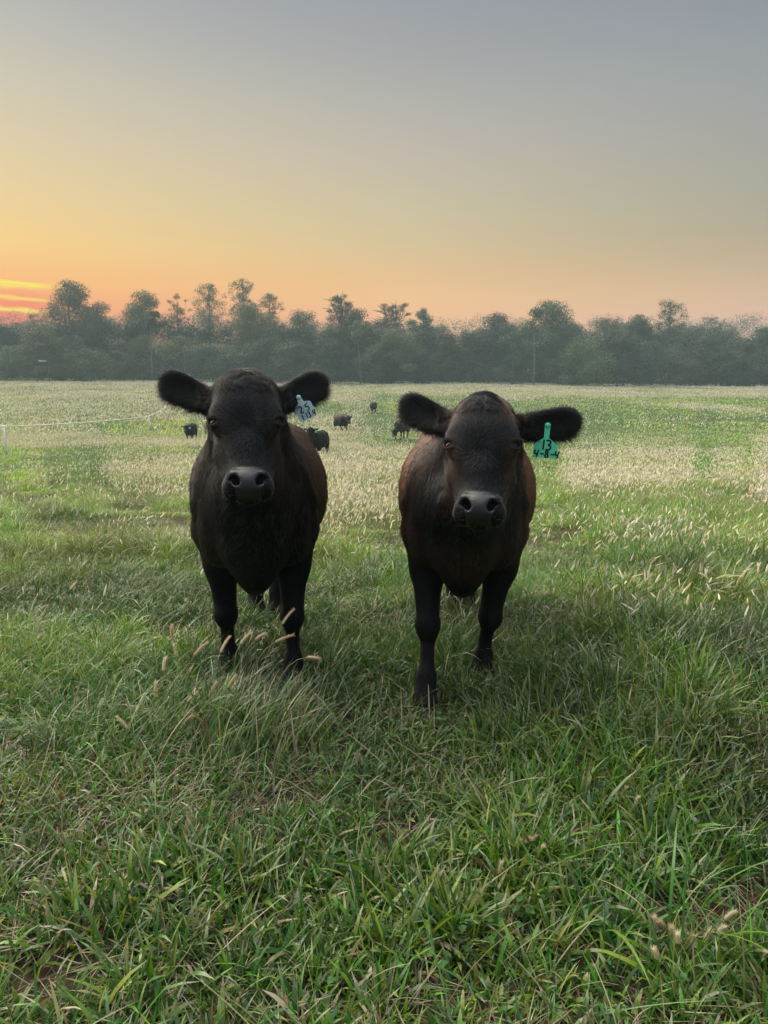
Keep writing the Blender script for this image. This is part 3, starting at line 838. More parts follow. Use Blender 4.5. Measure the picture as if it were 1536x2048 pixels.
STAND = dict(fore=[(0, 0), (0, 0)], hind=[(0, 0), (0, 0)])
def build_calves():
    pA = dict(key='a', poll=(.000, -.47, 1.238), tilt=31, yaw=3, roll=0, ear=(38, 38), pollw=.098, flank=.65,
              fore=[(.06, -.01), (-.06, .015)], hind=[(-.02, .065), (-.05, -.065)], brown=(.062, .027, .015))
    finish_calf("calf", pA, (-.505, 2.98, float(ground_z(-.5, 3.0))), R(7), "black calf with pale ear tag reading 25, facing the camera on the left", True,
                ('white', 1, .094, .016, 25, [('25', -.019, -.057, .024, .017, .022, .0036, .0), ('1·13.4', -.021, -.079, .018, .0105, .0118, .0034, .0)], 1.04), "pair of calves in front")
    pB = dict(key='b', poll=(.060, -.50, 1.172), tilt=32, yaw=-2, roll=0, ear=(36, 19), pollw=.062, cran=.122, peak=.036, tuft=.75, flank=1.0, chest=.16, forebrown=.30,
              fore=[(-.21, -.01), (.05, -.035)], hind=[(.03, .055), (-.03, -.11)], brown=(.125, .050, .025))
    finish_calf("calf", pB, (.315, 2.96, float(ground_z(.28, 2.9))), R(-7), "brown-black calf with bright green ear tag reading 13, facing the camera on the right", True,
                ('green', 1, .120, .006, -4, [('13', -.019, -.081, .033, .022, .023, .0056, .0), ('4-8-4', -.037, -.106, .023, .0175, .0192, .0052, .0)], .98), "pair of calves in front")
if DO['calves']: build_calves()

# ------------------------------------------------------------------ calves farther out in the pasture
def build_far():
    G = "calves scattered over the pasture"
    def put(label, px, D, rz, pose, scale=1.0, tagspec=None):
        x = (px - 768) / F_PX * D
        o = finish_calf("calf", pose, (x, D, float(ground_z(x, D)) - .02), R(rz), label, False, tagspec, G)
        o.scale = (scale,) * 3
    low = dict(key='low', poll=(-.06, -.56, 1.00), tilt=38, ear=(30, 30), fore=[(-.06, 0), (.03, 0)], hind=[(0, 0), (.06, 0)], low=1, flank=.15)
    up = dict(key='up', poll=(0, -.47, 1.22), tilt=33, ear=(30, 30), fore=[(0, 0), (0, 0)], hind=[(0, 0), (0, 0)], flank=.15)
    walk = dict(key='walk', poll=(.02, -.66, .98), tilt=40, ear=(45, 45), fore=[(-.16, 0), (.12, 0)], hind=[(.10, 0), (-.12, 0)], low=1, flank=.3, fwd=False)
    front = dict(key='front', poll=(.03, -.60, 1.00), tilt=35, ear=(20, 20), fore=[(-.08, 0), (.04, 0)], hind=[(0, 0), (0, 0)], low=1, flank=.1)
    graze = dict(key='graze', poll=(0, -.62, .62), tilt=25, ear=(25, 25), fore=[(-.10, 0), (.08, 0)], hind=[(.04, 0), (-.06, 0)], low=1, flank=1.0, fwd=False, brown=(.06, .03, .02))
    put("small black calf with lowered head and pale tag, between fence and left calf", 380, 40, 3, low, 1.0, ('white', 1, .10, .0, 0, None, 1.5))
    put("black calf with green ear tag peering out behind the left calf's back", 629, 27, -14, up, 1.0, ('green', 1, .11, .0, 0, None, 1.0))
    put("dark calf walking to the right across the green strip in the middle", 688, 47, 20, walk, 1.25)
    put("farthest black calf, a tiny frontal shape high in the middle of the pasture", 748, 70, 6, front, 1.12, ('white', 1, .10, .0, 0, None, 1.3))
    put("brownish calf grazing, half hidden behind the right calf's left-hand ear", 797, 41, -24, graze, 1.0)
if DO['far']: build_far()

# ------------------------------------------------------------------ trees
M_LEAF = attr_mat("tree leaves", .6, .25, .25, (1.1, 1.2, .7))
M_BARK = simple_mat("grey brown bark", (.10, .085, .07), .9, .2, .35, 6)
M_PALE = simple_mat("pale bark", (.14, .128, .11), .85, .2, .25, 5)

def leaf_cloud(cl, n_tot, size, base, r):
    """cl: (k,6) clump centre, radii; leaf-sized faces spread through each clump, denser towards its skin"""
    cl = np.asarray(cl, float); k = len(cl)
    wgt = (cl[:, 3] * cl[:, 4]); wgt = wgt / wgt.sum()
    i = r.choice(k, n_tot, p=wgt)
    d = r.normal(size=(n_tot, 3)); d /= np.linalg.norm(d, axis=1)[:, None]
    rad = r.random(n_tot) ** .38 * np.minimum(1 + .08 * r.normal(size=n_tot), 1.1)
    c = cl[i, :3] + d * cl[i, 3:] * rad[:, None]
    nn = d + r.normal(0, .40, (n_tot, 3)) + np.array([0, 0, .3])
    a = np.cross(nn, r.normal(size=(n_tot, 3))); a /= np.linalg.norm(a, axis=1)[:, None]
    b = np.cross(nn, a); b /= np.linalg.norm(b, axis=1)[:, None]
    s = size * r.uniform(.5, 1.3, n_tot)[:, None]
    V = np.stack([c - a * s * .5, c - b * s * .28, c + a * s * .5, c + b * s * .28], 1).reshape(-1, 3)
    Q = np.arange(n_tot * 4).reshape(-1, 4)
    cv = (r.uniform(.8, 1.2, k))[i] * r.uniform(.9, 1.1, n_tot)
    hue = r.normal(0, .10, k)[i]
    colr = np.asarray(base)[None] * cv[:, None] * (1 + hue[:, None] * np.array([[1.0, .3, -.6]]))
    return V, Q, np.clip(colr, .004, .5)

def tree(name, label, px, ytop, wpx, D, kind, seed, group=None, base=(.030, .050, .022), pale=False):
    r = np.random.default_rng(seed)
    x = (px - 768) / F_PX * D; g = float(ground_z(x, D)) - .1
    el_ = math.atan((1024 - ytop) / F_PX) - PITCH
    Hh = CAM_H + D * math.tan(el_) / 1.0 - g
    W = wpx / F_PX * D
    root = empty(name, (x, D, g)); tag(root, label, "tree", group)
    base = np.array(base) * r.uniform(.5, 2.1) * np.array([r.uniform(.8, 1.35), 1, r.uniform(.8, 1.2)])
    cl = []; limbs = MB()
    lean = r.normal(0, .012 * Hh, 2)
    zt = np.linspace(0, 1, 9)
    topz = {'round': .7, 'broad': .86, 'loose': .9, 'pine': .95, 'bare': .86, 'slim': .93}[kind] * Hh
    path = np.stack([lean[0] * zt ** 2 + r.normal(0, .008 * Hh, 9).cumsum() * .5, lean[1] * zt ** 2 + r.normal(0, .006 * Hh, 9).cumsum() * .5, zt * topz], 1); path[0, :2] = 0
    r0 = Hh * (.009 if kind in ('pine', 'slim', 'loose') else .016)
    limbs.tube(path, r0 * (1.0 - .8 * zt) + .03, 8)
    onp = lambda z: np.array([np.interp(z, path[:, 2], path[:, q]) for q in range(3)])
    def limb(c, zs_, thick):
        a = onp(zs_); m = (a + c) / 2 + np.array([0, 0, -.04 * Hh]) + r.normal(0, .015 * Hh, 3)
        limbs.tube([a, m, c], [thick, thick * .7, thick * .3], 5)
    if kind in ('broad', 'round'):
        z0 = (.10 if kind == 'broad' else .0) * Hh
        n = 30 if kind == 'broad' else 22
        for q in range(n):
            u = (q + .5) / n
            z = z0 + (Hh - z0) * (.12 + .80 * u)
            env = math.sin(math.pi * min(1, (.12 + .88 * u) ** (.75 if kind == 'broad' else .55))) ** .40
            if u > .88: env = max(env * .85, .45)
            a = r.uniform(0, 2 * math.pi); rr = W * .5 * env * r.uniform(.35, .95)
            s = W * r.uniform(.15, .24)
            s = min(s, (Hh - z) * 1.0 + .4)
            c = np.array([math.cos(a) * rr, math.sin(a) * rr, z]) + np.array([*onp(min(z, topz))[:2], 0])
            cl.append((*c, s, s, s * r.uniform(.55, .85)))
            if q % 2 == 0: limb(c, max(z - .18 * Hh, .08 * Hh), r0 * .35)
        cl.append((*(onp(topz)[:2]), Hh - W * .10, W * .13, W * .13, W * .10))
        lf, n_ = .27, int(W * Hh * 115)
    elif kind == 'loose':
        for q in range(70):
            u = r.random(); z = Hh * (.22 + .74 * u)
            a = r.uniform(0, 2 * math.pi); rr = W * .5 * r.uniform(.15, .95) * math.sqrt(max(.1, 1 - (abs(u - .5) * 1.7) ** 2))
            s = W * r.uniform(.08, .14)
            c = np.array([math.cos(a) * rr, math.sin(a) * rr, z]); c[:2] += onp(min(z, topz))[:2]
            cl.append((*c, s, s, s * .6)); limb(c, max(z - .15 * Hh, .25 * Hh), r0 * .3)
        cl.append((*(onp(topz)[:2]), Hh - .3, .6, .6, .4))
        lf, n_ = .17, int(W * Hh * 75)
    elif kind == 'pine':
        for q in range(60):
            u = (q + .3) / 60; z = Hh * (.54 + .43 * u + r.normal(0, .015))
            a = q * 2.4 + r.uniform(-.5, .5); rr = W * .5 * math.sin(math.pi * min(1, .18 + .74 * u)) ** .6 * r.uniform(.15, 1.0)
            s = W * r.uniform(.11, .19) * (1 - .2 * u)
            c = np.array([math.cos(a) * rr, math.sin(a) * rr, z]); c[:2] += onp(min(z, topz))[:2]
            cl.append((*c, s, s, s * r.uniform(.6, .9))); limb(c, z - .03 * Hh, r0 * .3)
        cl.append((*(onp(topz)[:2]), Hh - W * .09, W * .17, W * .17, W * .09))
        lf, n_ = .20, int(W * Hh * .4 * 150)
    elif kind == 'bare':
        for q in range(34):
            a = r.uniform(0, 2 * math.pi); z = Hh * r.uniform(.72, .99); rr = W * .5 * r.uniform(.1, .95) * (1.25 - z / Hh) * 2.4
            c = np.array([math.cos(a) * rr, math.sin(a) * rr, z]); c[:2] += onp(topz)[:2]
            limb(c, Hh * r.uniform(.5, .8), r0 * .28)
            for _ in range(3):
                e_ = c + r.normal(0, .05 * Hh, 3) * np.array([1, 1, .6]); m = c - (c - onp(Hh * .7)) * r.uniform(.1, .4)
                limbs.tube([m, (m + e_) / 2 + r.normal(0, .1, 3), e_], [.08, .06, .035], 4)
        for q in range(26):
            a = r.uniform(0, 2 * math.pi); z = Hh * r.uniform(.2, .86); rr = W * .5 * r.uniform(.1, .9)
            s = W * r.uniform(.09, .16)
            cl.append((math.cos(a) * rr, math.sin(a) * rr, z, s, s, s * .7))
        for q in range(20):
            a = r.uniform(0, 2 * math.pi); z = Hh * r.uniform(.80, .98); rr = W * .45 * r.uniform(.1, .9)
            cl.append((math.cos(a) * rr, math.sin(a) * rr, z, .75, .75, .5))
        lf, n_ = .17, int(W * Hh * 110)
    else:                                                                 # slim: long bare stem, small high crown
        for q in range(10):
            a = r.uniform(0, 2 * math.pi); z = Hh * r.uniform(.66, .96); rr = W * .5 * r.uniform(.1, .9)
            s = W * r.uniform(.16, .26); c = np.array([math.cos(a) * rr, math.sin(a) * rr, z]); c[:2] += onp(min(z, topz))[:2]
            cl.append((*c, s, s, s * .7)); limb(c, z - .08 * Hh, r0 * .3)
        lf, n_ = .36, int(W * Hh * .4 * 50)
    limbs.build("trunk", M_PALE if pale else M_BARK, root)
    V, Q, cc = leaf_cloud(cl, max(n_, 500), lf, base, r)
    mesh_np("crown", V, Q, cc, False, M_LEAF, root, None, 'FACE')
    return root

def build_trees():
    dk, md, lt, ol, au = (.027, .041, .024), (.036, .050, .027), (.052, .068, .034), (.060, .072, .026), (.095, .075, .040)
    T = [  # notable trees on the skyline
        ("oak_tree", "tallest broad dark tree, alone above the woods near the sunrise", 152, 557, 112, 142, 'broad', dk),
        ("young_tree", "loose pale green tree at the foot of the tall tree by the sunrise", 92, 626, 72, 134, 'loose', lt),
        ("oak_tree", "low dark rounded tree at the left picture edge under the sunrise", 18, 646, 118, 140, 'broad', dk),
        ("oak_tree", "dense tree just right of the tall tree by the sunrise", 218, 600, 92, 148, 'broad', md),
        ("oak_tree", "wide lacy crown above the left calf's left-hand ear", 303, 579, 112, 146, 'broad', md),
        ("oak_tree", "thin airy tree between the lacy crown and the first flat-topped pine", 366, 586, 62, 150, 'loose', ol),
        ("pine_tree", "flat-topped pine, leftmost of the three pines above the left calf", 426, 565, 78, 152, 'pine', dk),
        ("pine_tree", "flat-topped pine, tallest and middle one of the three above the left calf", 490, 555, 66, 158, 'pine', dk),
        ("pine_tree", "flat-topped pine, rightmost and lowest of the three above the left calf", 546, 584, 62, 154, 'pine', dk),
        ("oak_tree", "broad green tree standing in front of the middle pine", 508, 601, 128, 140, 'broad', lt),
        ("oak_tree", "dense tree right of the three pines", 604, 618, 92, 147, 'broad', md),
        ("bare_topped_tree", "tree with bare twigs on top, over the gap between the two front calves", 688, 588, 74, 156, 'bare', ol),
        ("oak_tree", "wide dense tree under the bare-twigged top in the middle", 705, 613, 116, 143, 'broad', md),
        ("bare_topped_tree", "half-leafless brownish tree left of the right calf's head", 788, 605, 80, 160, 'bare', au),
        ("oak_tree", "small-crowned tree beside the half-leafless brownish tree", 843, 614, 70, 151, 'broad', dk),
        ("oak_tree", "pale rounded tree standing forward of the woods in the middle", 782, 652, 116, 131, 'round', lt),
        ("oak_tree", "dense tree above the right calf's head, left of the big crown", 985, 622, 92, 150, 'broad', md),
        ("oak_tree", "biggest rounded crown on the right side of the woods", 1092, 597, 132, 140, 'broad', dk),
        ("oak_tree", "open-crowned tree right of the biggest crown", 1208, 625, 108, 150, 'loose', md),
        ("oak_tree", "dense dark tree touching the tall sparse pine on the right", 1266, 626, 74, 145, 'broad', dk),
        ("pine_tree", "tall sparse pine standing clear above the woods on the right", 1326, 596, 72, 138, 'pine', dk),
        ("bare_topped_tree", "hazy sparse tree far behind the woods on the right", 1410, 632, 96, 205, 'bare', md),
        ("oak_tree", "rounded green tree in front of the hazy sparse tree", 1422, 662, 128, 136, 'round', md),
        ("oak_tree", "dark rounded tree at the right picture edge", 1520, 648, 110, 138, 'broad', dk),
        ("slim_tree", "slender tree with a long pale trunk under the biggest crown on the right", 1063, 612, 60, 129, 'slim', md),
        ("slim_tree", "slender pale-stemmed tree in the middle of the woods", 722, 640, 50, 129, 'slim', md),
        ("slim_tree", "slender pale-stemmed tree above the left calf's left-hand ear", 312, 610, 50, 132, 'slim', md),
    ]
    for i, (nm, lb, px, yt, wp, D, kd, bs) in enumerate(T):
        tree(nm, lb, px, yt, wp, D, kd, 100 + i, None, bs, nm == "slim_tree")
    r = np.random.default_rng(77)
    lb = "dark bushy tree in the continuous hazy wood behind the pasture"
    for i, px in enumerate(np.arange(-460, 2010, 64)):
        p = px + r.uniform(-16, 16)
        yt = 640 + r.uniform(-6, 22) + (14 if 1350 < p < 1500 else 0)
        tree("oak_tree", lb, p, yt, r.uniform(95, 130), r.uniform(152, 172), 'broad', 300 + i, "bushy trees of the wood", [dk, md, md][i % 3])
    lb = "low rounded tree in the hazy understorey along the field edge"
    for i, px in enumerate(np.arange(-440, 2000, 58)):
        p = px + r.uniform(-18, 18)
        if 690 < p < 750 or 1040 < p < 1085: p += 45
        tree("bushy_tree", lb, p, 672 + r.uniform(-16, 40), r.uniform(85, 125), r.uniform(130, 139), 'round', 500 + i, "low trees along the field edge", [dk, md, lt, md][int(r.integers(0, 4))])
    # thicket behind the first trees, one dense mass
    cl = []
    for x in np.arange(-112, 113, 2.3):
        for D in (146, 151):
            h = 8.5 + 3 * noise(x, D, 9, 4) + 1.5 * r.random()
            for z in (.4, 2.2, 4.6, h - 2.4):
                cl.append((x + r.uniform(-1, 1), D + r.uniform(-1.5, 1.5), z + float(ground_z(x, D)), 2.0, 2.0, 2.1))
    V, Q, cc = leaf_cloud(cl, 280000, .42, dk, r)
    tag(mesh_np("thicket", V, Q, cc, False, M_LEAF, None, None, 'FACE'), kind='stuff')
    # far-off wood that reads as one band
    cl = []
    for x in np.arange(-190, 191, 4.2):
        for D in (255, 268):
            h = 17.5 + 3.5 * noise(x, D, 14, 3) + 2.5 * r.random()
            for z in (4, 9, h - 3.2):
                cl.append((x + r.uniform(-2, 2), D + r.uniform(-3, 3), z + float(ground_z(x, D)), 3.6, 3.6, 3.4))
    V, Q, cc = leaf_cloud(cl, 240000, .38, md, r)
    tag(mesh_np("distant_woods", V, Q, cc, False, M_LEAF, None, None, 'FACE'), kind='stuff')
if DO['trees']: build_trees()

# ------------------------------------------------------------------ fences, stand
M_POST = simple_mat("white plastic post", (.86, .86, .82), .5, .4, .1)
M_WIRE = simple_mat("white electric tape", (.74, .73, .66), .6, .3, .1)
M_WOOD = simple_mat("weathered wood", (.11, .09, .075), .85, .2, .3, 12)
M_BOARD = simple_mat("pale board", (.50, .52, .50), .7, .3, .15, 8)

def electric_fence(label, pts, hgt, rw, rp):
    """pts: (x, y) of the posts; one sagging tape from post to post"""
    root = empty("electric_fence", (pts[0][0], pts[0][1], float(ground_z(*pts[0])))); tag(root, label, "fence")
    o = np.array(root.location)
    tops = []
    for k, (x, y) in enumerate(pts):
        z = float(ground_z(x, y)); mb = MB()
        ln = (((k * 37) % 11) - 5) * .006
        mb.tube([[x, y, z - .1], [x + ln * .5, y, z + hgt * .55], [x + ln, y, z + hgt + .05]] - o, [rp, rp, rp * .8], 8)
        mb.tube([[x + ln, y, z + hgt * .98], [x + ln, y - rp * 2.6, z + hgt], [x + ln, y - rp * 2.6, z + hgt + .04]] - o, [rp * .5] * 3, 6)
        mb.box(np.array([x + .05, y, z + .10]) - o, (.06, .008, .012))
        mb.build("post", M_POST, root)
        tops.append([x + ln, y - rp * 2.6, z + hgt])
    w_ = MB()
    for a, b in zip(tops[:-1], tops[1:]):
        a, b = np.array(a), np.array(b); t = np.linspace(0, 1, 12)[:, None]
        p = a + (b - a) * t; p[:, 2] -= (4 * t * (1 - t))[:, 0] * .08
        w_.tube(p - o, rw, 5)
    w_.build("fence_tape", M_WIRE, root)
electric_fence("single white tape on step-in posts running across the pasture at the left", [(-19.5, 21.5), (-14.35, 29.2), (-14.75, 48.5), (-18.2, 66), (-18.4, 80)], 1.06, .024, .032)
electric_fence("distant white tape on thin posts at the right end of the field", [(45.5, 109), (48.4, 108), (51.4, 107), (54.5, 103), (58.0, 97)], 1.15, .022, .028)

def stand():
    x, D = (97 - 768) / F_PX * 126, 126; g = float(ground_z(x, D))
    root = empty("feeder_stand", (x, D, g)); tag(root, "pale board on dark posts at the edge of the woods under the sunrise", "stand")
    for dx in (-1.0, .95):
        mb = MB(); mb.tube([[dx, 0, -.1], [dx, 0, 1.4], [dx, 0, 2.75]], [.09, .08, .075], 8); mb.build("post", M_WOOD, root)
    mb = MB(); mb.box([.05, -.1, 3.62], (.58, .05, .14)); mb.box([.05, .1, 3.72], (.66, .28, .03)); mb.build("board", M_BOARD, root)
    mb = MB(); mb.box([0, 0, 2.70], (1.1, .05, .06)); mb.tube([[.05, 0, 2.7], [.05, 0, 3.2], [.05, .02, 3.5]], .05, 6); mb.build("crossbar", M_WOOD, root)
stand()

# ------------------------------------------------------------------ grass
M_GRASS = attr_mat("grass blades", .32, .55, .25, (1.25, 1.35, .75))
M_SEED = attr_mat("foxtail seed heads", .8, .1, .50, (1.05, 1.03, .95))
PAL = dict(fresh=(.080, .212, .010), deep=(.030, .116, .011), blue=(.058, .142, .036), yellow=(.180, .255, .026), straw=(.34, .29, .17), brown=(.17, .095, .050))
PALA = {k: np.array(v) for k, v in PAL.items()}

def half_w(y): return .60 * y + 1.55
def spots(n, y0, y1, r):
    """points spread evenly over the wedge of meadow between two distances"""
    A = lambda y: .30 * y * y + 1.55 * y
    u = A(y0) + r.random(n) * (A(y1) - A(y0))
    y = (-1.55 + np.sqrt(1.55 ** 2 + 4 * .30 * u)) / (.60)
    return (r.random(n) * 2 - 1) * half_w(y), y

BARE = [(-.64, 1.38, .15, .09), (.70, 1.53, .20, .09), (.80, 1.62, .12, .06), (-.95, 3.55, .26, .18), (.02, 1.86, .10, .08), (-.30, 2.05, .12, .07), (.62, 1.85, .10, .07)]
def bareness(x, y):
    b = np.zeros(len(x))
    for cx, cy, rx, ry in BARE:
        d = np.sqrt(((x - cx) / rx) ** 2 + ((y - cy) / ry) ** 2) + (noise(x, y, .07, 31) - .5) * .7
        b = np.maximum(b, smooth(1.1, .6, d))
    return b * smooth(7, 5, y)

def tone(x, y, r, straw=.10):
    """blade colour from slow patches of the sward plus blade to blade change"""
    n = len(x)
    s = np.clip(y / 14, 1, 6)
    a = fbm(x / s, y / s, .9, 1, 3); b = fbm(x / s, y / s, 1.7, 5, 3); d = fbm(x / s, y / s, 1.1, 8, 3)
    w = np.stack([.45 + 0 * a, 1.1 * smooth(.45, .70, b) + .22 + .55 * smooth(3.0, 1.6, y), 0.8 * smooth(.55, .40, a) + .08,
                  1.1 * smooth(.50, .66, a) * (.5 + .5 * smooth(2, 4, y)) + .06 + .75 * smooth(3, 7, y), straw * (1 + 3.0 * smooth(.52, .70, d)), straw * .45 * (1 + 5 * smooth(.56, .72, d))], 1)
    w /= w.sum(1, keepdims=True)
    k = (w.cumsum(1) < r.random((n, 1))).sum(1).clip(0, 5)
    P = np.array([PALA[q] for q in ('fresh', 'deep', 'blue', 'yellow', 'straw', 'brown')])
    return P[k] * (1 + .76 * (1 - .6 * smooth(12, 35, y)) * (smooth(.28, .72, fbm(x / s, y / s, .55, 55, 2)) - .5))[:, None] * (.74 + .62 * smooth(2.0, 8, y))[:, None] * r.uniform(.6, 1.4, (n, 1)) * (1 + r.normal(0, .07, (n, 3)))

def blade_mesh(x, y, h, w_, az, th0, kap, colr, nseg, r, z0=None, twist=.5, tipdry=None):
    n = len(x)
    t = (np.arange(nseg) + .5) / nseg
    th = np.minimum(th0[:, None] + kap[:, None] * t[None], 2.3)
    st = (h / nseg)[:, None]
    rr = np.concatenate([np.zeros((n, 1)), np.cumsum(np.sin(th) * st, 1)], 1)
    zz = np.concatenate([np.zeros((n, 1)), np.cumsum(np.cos(th) * st, 1)], 1)
    zz = np.maximum(zz, .004 * np.arange(nseg + 1)[None])
    dx, dy = np.cos(az), np.sin(az)
    zb = ground_z(x, y) - .004 if z0 is None else z0
    C = np.stack([x[:, None] + rr * dx[:, None], y[:, None] + rr * dy[:, None], zb[:, None] + zz], -1)
    tw = r.normal(0, twist, n)
    sv = np.stack([-dy * np.cos(tw), dx * np.cos(tw), np.sin(tw)], -1)
    prof = np.interp(np.linspace(0, 1, nseg + 1), [0, .2, .55, .8, 1], [.75, 1, .92, .62, .05])
    off = sv[:, None] * (w_[:, None] * prof[None] * .5)[..., None]
    V = np.stack([C - off, C + off], 2)                       # n, nseg+1, 2, 3
    b = (np.arange(n) * (nseg + 1) * 2)[:, None] + (np.arange(nseg) * 2)[None]
    Q = np.stack([b, b + 1, b + 3, b + 2], -1).reshape(-1, 4)
    cc = np.repeat(colr[:, None], nseg, 1)
    if tipdry is not None:
        f = (tipdry[:, None] * np.linspace(0, 1, nseg)[None] ** 2)[..., None]
        cc = cc * (1 - f) + PALA['straw'] * .9 * f
    return V.reshape(-1, 3), Q, np.clip(cc.reshape(-1, 3), .004, .8)

def join(parts):
    V, Q, Cc, n = [], [], [], 0
    for v, q, c in parts: V.append(v); Q.append(q + n); Cc.append(c); n += len(v)
    return np.concatenate(V), np.concatenate(Q), np.concatenate(Cc)

def tufted(n, y0, y1, r, per=16, spread=.03, loose=.35):
    """root points gathered into tufts, and the direction each blade leans"""
    nl = int(n * loose); nt = n - nl; k = max(1, nt // per)
    cx, cy = spots(k, y0, y1, r); size = r.uniform(.5, 1.8, k) * spread
    i = r.integers(0, k, nt)
    ang = r.uniform(0, 2 * math.pi, nt); rad = np.sqrt(r.random(nt)) * size[i]
    x = np.concatenate([cx[i] + np.cos(ang) * rad, (q := spots(nl, y0, y1, r))[0]]); y = np.concatenate([cy[i] + np.sin(ang) * rad, q[1]])
    az = np.concatenate([ang + r.normal(0, .6, nt), r.uniform(0, 2 * math.pi, nl)])
    hk = np.concatenate([r.uniform(.65, 1.35, k)[i], r.uniform(.7, 1.2, nl)])
    hue = np.concatenate([r.normal(0, 1, k)[i], r.normal(0, .6, nl)])
    return x, y, az, hk, hue

def fox_density(x, y):
    f = smooth(.42, .64, fbm(x, y * .45, np.clip(y * .16, 1.3, 9), 21, 3))
    near = smooth(4.2, 7.5, y) + .7 * smooth(3.2, 4.4, y) * smooth(.45, 1.2, x)
    yj = y + (fbm(x, y, 14, 40, 3) - .5) * 34
    strip = smooth(28, 40, yj) * smooth(82, 62, yj) * smooth(-.10, .02, x / y)       # the grazed green strip
    hole = smooth(38, 42, y) * smooth(62, 54, y) * smooth(-.42, -.34, x / y) * smooth(-.2, -.26, x / y)
    crest = smooth(86, 104, y)
    f = np.maximum(f, .60 * smooth(7, 14, y) * smooth(44, 20, y) * (.06 + .94 * smooth(.42, .60, fbm(x, y * .55, np.clip(y * .11, 1, 5), 23, 3))))
    f = np.maximum(f, .7 * smooth(-.12, -.22, x / y) * smooth(26, 34, y)) * (1 - .9 * strip) * (1 - .85 * hole)
    return np.clip(np.maximum(f, crest * .75 * (.35 + .65 * smooth(.3, .6, fbm(x, y, 9, 61, 2)))) * near, 0, 1)
def grazed(x, y):
    yj = y + (fbm(x, y, 14, 40, 3) - .5) * 34
    return smooth(26, 36, yj) * smooth(82, 62, yj) * smooth(-.30, -.20, x / y)

